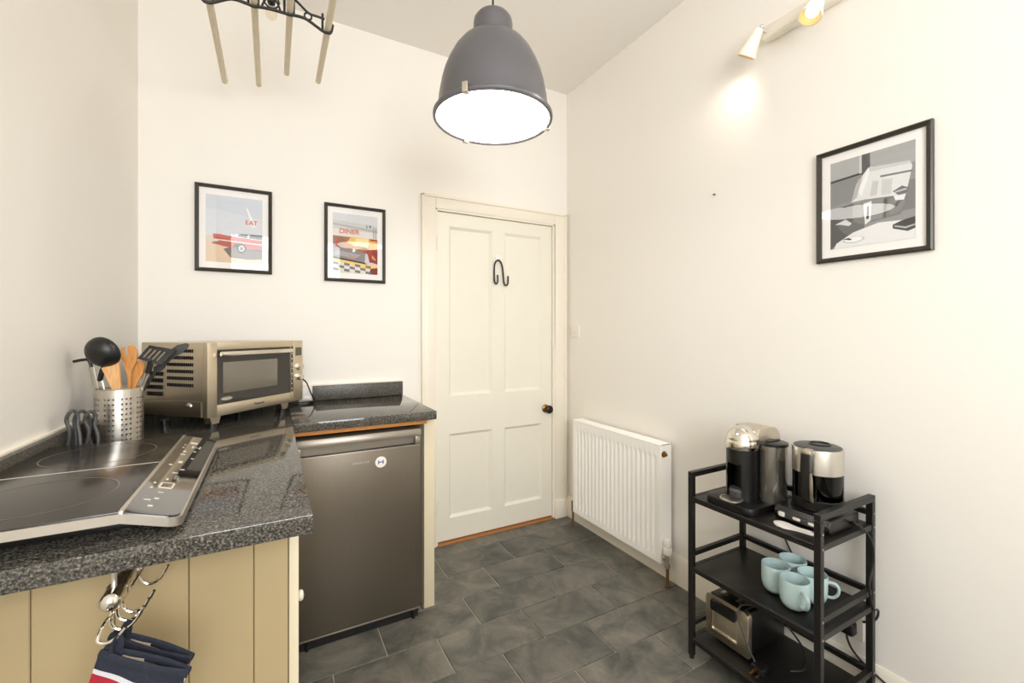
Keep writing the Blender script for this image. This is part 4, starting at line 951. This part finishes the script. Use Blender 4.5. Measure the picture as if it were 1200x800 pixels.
fr_.box(AX0 - .004, AX0 + .001, ya - .003, ya, za, zc).box(AX0 - .004, AX0 + .001, yb, yb + .003, za, zc).box(AX0 - .005, AX0 + .001, ya - .003, yb + .003, za - .004, za + .001, .001)
fr_.build('panel_edge', M['chrome'], to)
MB().box(AX0 - .018, AX0 + .002, ya, yb, SH3 + .122, SH3 + .160, .005).build('lever', M['plast'], to)
MB().box(AX0 + .002, AX1 - .01, AY0 + .02, AY1 - .02, SH3 + AZ - .006, SH3 + AZ + .004, .002).build('top_plate', M['plast'], to)
for y in (AY0 + .055, AY1 - .055): MB().box(AX0 + .03, AX1 - .03, y - .014, y + .014, SH3 + AZ + .003, SH3 + AZ + .006, .001).build('slot_rim', M['steel'], to)
for x in (AX0 + .04, AX1 - .04):
    for y in (AY0 + .03, AY1 - .03): MB().cyl((x, y, SH3), (x, y, SH3 + .012), .010, 12).build('foot', M['rubber'], to)
MB().tube(cat([(1.56, .985, SH3 + AZ + .008), (1.505, 1.01, SH3 + AZ + .012), (1.478, 1.002, SH3 + AZ - .02), (1.474, .985, SH3 + .12), (1.472, .962, SH3 + .075), (1.478, .948, SH3 + .045), (1.484, .945, SH3 + .030)], 6), .0034, 8).build('mains_lead', M['gcable'], to)
pgp = MB().box(1.462, 1.506, .905, .948, SH3 + .001, SH3 + .030, .006).build('plug', M['plast'], to)
for dy, dz, L_ in ((.010, .008, .016), (-.010, .008, .016), (.0, .022, .020)): MB().box(1.462 - L_, 1.464, .926 + dy - .003, .926 + dy + .003, SH3 + dz - .002, SH3 + dz + .002 + (.002 if dz > .02 else 0), .0006).build('plug_pin', M['gold'], pgp)
MB().tube(cat([(1.70, .985, SH3 + .10), (1.715, .95, SH3 + .06), (1.70, .90, SH3 + .03), (1.66, .87, SH3 + .006), (1.62, .86, SH3 + .0045), (1.58, .88, SH3 + .0045)], 6), .0034, 8).build('spare_lead', M['rubber'], to)
# plug and lead at the socket
pk = thing('mains_plug', 'black mains plug with lead in the socket behind the trolley', 'plug', (RX - .03, .79, .216))
MB().box(RX - .044, RX - .0095, .768, .815, .212, .258, .008, 3).build('body', M['plast'], pk)
MB().tube(cat([(RX - .034, .790, .214), (RX - .034, .788, .196), (RX - .030, .775, .165), (RX - .026, .745, .138), (RX - .024, .705, .118), (RX - .024, .66, .10)], 6), .0036, 8).build('lead', M['rubber'], pk)

# ------------------------------------------------------------------ pendant lamp
LX, LY, LZ = .632, 1.285, 1.953
pd = thing('pendant_lamp', 'graphite industrial dome pendant lamp with lit glass', 'lamp', (LX, LY, LZ))
pf = [(.184, .010), (.178, .03), (.174, .07), (.166, .115), (.157, .148), (.143, .182), (.126, .214), (.106, .240), (.084, .258), (.066, .267)]
MB().lathe(pf + [(r_ - .002, z_ - .002) for r_, z_ in pf[::-1]], 64, (LX, LY, LZ)).build('shade', [M['shade']], pd, smooth=60)
MB().lathe([(.060, .266), (.0635, .268), (.0635, .312), (.0610, .326), (.052, .338), (.030, .343), (0, .344)], 48, (LX, LY, LZ)).build('cap', M['shade'], pd)
MB().lathe([(.190, .000), (.193, .004), (.193, .012), (.189, .016), (.183, .016), (.181, .004), (.184, .0), (.190, .0)], 64, (LX, LY, LZ)).build('rim_ring', M['shade'], pd)
MB().lathe([(0, -.004), (.08, -.003), (.15, .0), (.182, .005), (.182, .009), (0, .009)], 64, (LX, LY, LZ)).build('glass', M['lampglass'], pd)
MB().tube([(LX, LY, LZ + .343), (LX, LY, CZ)], .0032, 10).build('cord', M['rubber'], pd)
MB().tube([(LX + .012 * math.cos(R(a)), LY, LZ + .354 + .012 * math.sin(R(a))) for a in range(0, 360, 20)], .0030, 8, closed=True).build('hanging_ring', M['iron'], pd)
MB().lathe([(.05, 0), (.05, -.012), (.03, -.03), (0, -.032)], 28, (LX, LY, CZ - .0)).build('ceiling_rose', M['shade'], pd)
rt = Vector((math.cos(cam_a), -math.sin(cam_a), 0)); fw_ = Vector((math.sin(cam_a), math.cos(cam_a), 0))
for a, b_ in ((-.37, -.93), (.95, .30), (-.56, .83)):
    d = (rt * a + fw_ * b_).normalized(); ang = math.atan2(d.y, d.x)
    MB(T(LX, LY, LZ) @ Matrix.Rotation(ang, 4, 'Z')).box(.178, .196, -.009, .009, -.004, .001, .001).box(.1925, .1965, -.009, .009, -.004, .026, .001).box(.178, .196, -.007, .007, .022, .027, .001).build('clip', M['pot'], pd)

# ------------------------------------------------------------------ clothes airer on the ceiling
ar = thing('clothes_airer', 'ceiling clothes airer with black iron ends and pale wooden rods', 'clothes airer', (0, 1.2, 2.37))
rods = ((-.186, 2.382, 2.335, .012), (-.055, 2.415, 2.36, .012), (.056, 2.424, 2.215, .012), (.182, 2.400, 2.17, .012))
for x, z, ye, r_ in rods:
    MB().cyl((x, .55, z), (x + .004, ye, z), .0115, 12).build('rod', M['pine2'], ar)
for yb in (1.775, .80):
    low = [(rods[0][0] - .022, rods[0][1] + .02), (rods[0][0] - .014, rods[0][1] - .012), (rods[0][0], rods[0][1] - .016), (rods[0][0] + .016, rods[0][1] - .010), (-.12, 2.402), (-.075, 2.402), (-.055, 2.399), (-.035, 2.404), (.0, 2.408), (.04, 2.409), (.056, 2.408), (.074, 2.412), (.11, 2.412), (.15, 2.394), (.168, 2.386), (.182, 2.384), (.196, 2.390), (.202, 2.42)]
    t = MB().tube(cat([(x, yb, z) for x, z in low], 4), .0052, 8)
    up = [(-.186, 2.44), (-.15, 2.45), (-.12, 2.43), (-.09, 2.46), (-.055, 2.475), (-.02, 2.47), (0, 2.50), (.02, 2.47), (.056, 2.478), (.085, 2.462), (.12, 2.436), (.15, 2.434), (.174, 2.432)]
    t.tube(cat([(x, yb, z) for x, z in up], 4), .0045, 8)
    for x, z, _, _ in rods:
        t.tube([(x - .015, yb, z - .008), (x - .015, yb, z + .05)], .0042, 8).tube([(x + .015, yb, z - .008), (x + .015, yb, z + .05)], .0042, 8)
    for cx, cz, rr in ((.118, 2.424, .012), (-.118, 2.417, .012), (0, 2.437, .024)):
        t.tube([(cx + rr * math.cos(R(a)), yb, cz + rr * math.sin(R(a))) for a in range(0, 360, 24)], .0032, 8, closed=True)
    t.tube(cat([(-.030, yb, 2.406), (-.022, yb, 2.43), (-.010, yb, 2.45), (0, yb, 2.46), (.010, yb, 2.45), (.022, yb, 2.43), (.030, yb, 2.408)], 3), .0036, 8)
    t.build('iron_end', M['iron'], ar)
    MB().tube([(0, yb, 2.50), (0, yb, CZ)], .0035, 8).build('pulley_cord', M['matb'], ar)
# bare bulb behind it
bl = thing('hanging_bulb', 'clear unlit bulb hanging behind the iron airer end', 'light bulb', (0.0, 1.93, 2.43))
MB().lathe([(0, 0), (.010, .002), (.018, .010), (.0205, .022), (.019, .036), (.013, .052), (.0115, .062)], 24, (0, 1.93, 2.468)).build('glass', M['bulbg'], bl)
MB().lathe([(.013, .060), (.014, .064), (.014, .092), (.008, .1), (0, .1)], 20, (0, 1.93, 2.468)).build('socket', M['plast'], bl)
MB().tube([(0, 1.93, 2.566), (0, 1.93, CZ)], .003, 8).build('cord', M['rubber'], bl)

# ------------------------------------------------------------------ spotlight bar on the right wall
sb = thing('spotlight_bar', 'white spotlight bar with cone lamps high on the right wall', 'spotlight', (1.77, .75, 2.46))
MB().box(1.752, RX - .0005, .30, 1.090, 2.452, 2.504, .010, 4).build('bar', M['whitem'], sb)
def spot(j, mth, power):
    j = Vector(j); mth = Vector(mth); ax = (mth - j).normalized(); L_ = (mth - j).length
    rotm = ax.to_track_quat('Z', 'Y').to_matrix().to_4x4()
    Mx = T(*j) @ rotm
    h_ = MB(Mx).lathe([(0, -.004), (.012, -.002), (.017, .006), (.021, .025), (.030, L_ * .65), (.0385, L_ - .004), (.0385, L_), (.0350, L_)], 32).build('lamp_cone', M['whitem'], sb)
    MB(Mx).lathe([(.0352, L_ - .001), (.0275, L_ * .65), (.018, .03), (0, .028)], 32).build('reflector', M['goldref'], h_)
    MB(Mx).lathe([(0, L_ - .014), (.014, L_ - .015), (.0215, L_ - .019), (.0215, L_ - .028), (0, L_ - .03)], 24).build('bulb', M['spotglow'], h_)
    MB().cyl(tuple(j), (1.765, j.y - .01, 2.478), .006, 10).ball(tuple(j + Vector((0.004, -.006, .004))), .009, 12).build('swivel', M['chrome'], sb)
    d = bpy.data.lights.new('spot_bulb_light', 'SPOT'); d.energy = power; d.color = (1.0, .92, .79); d.spot_size = R(115); d.spot_blend = .9; d.shadow_soft_size = .025
    o = bpy.data.objects.new('spot_bulb_light', d); C.objects.link(o); o.location = mth + ax * .004; o.rotation_euler = ax.to_track_quat('-Z', 'Y').to_euler()
spot((1.722, 1.076, 2.486), (1.722, 1.134, 2.404), 1.7)
spot((1.722, .850, 2.478), (1.672, .862, 2.382), 1.3)
spot((1.722, .520, 2.478), (1.652, .596, 2.462), 9)  # unseen third lamp, swivelled to brighten the upper back wall
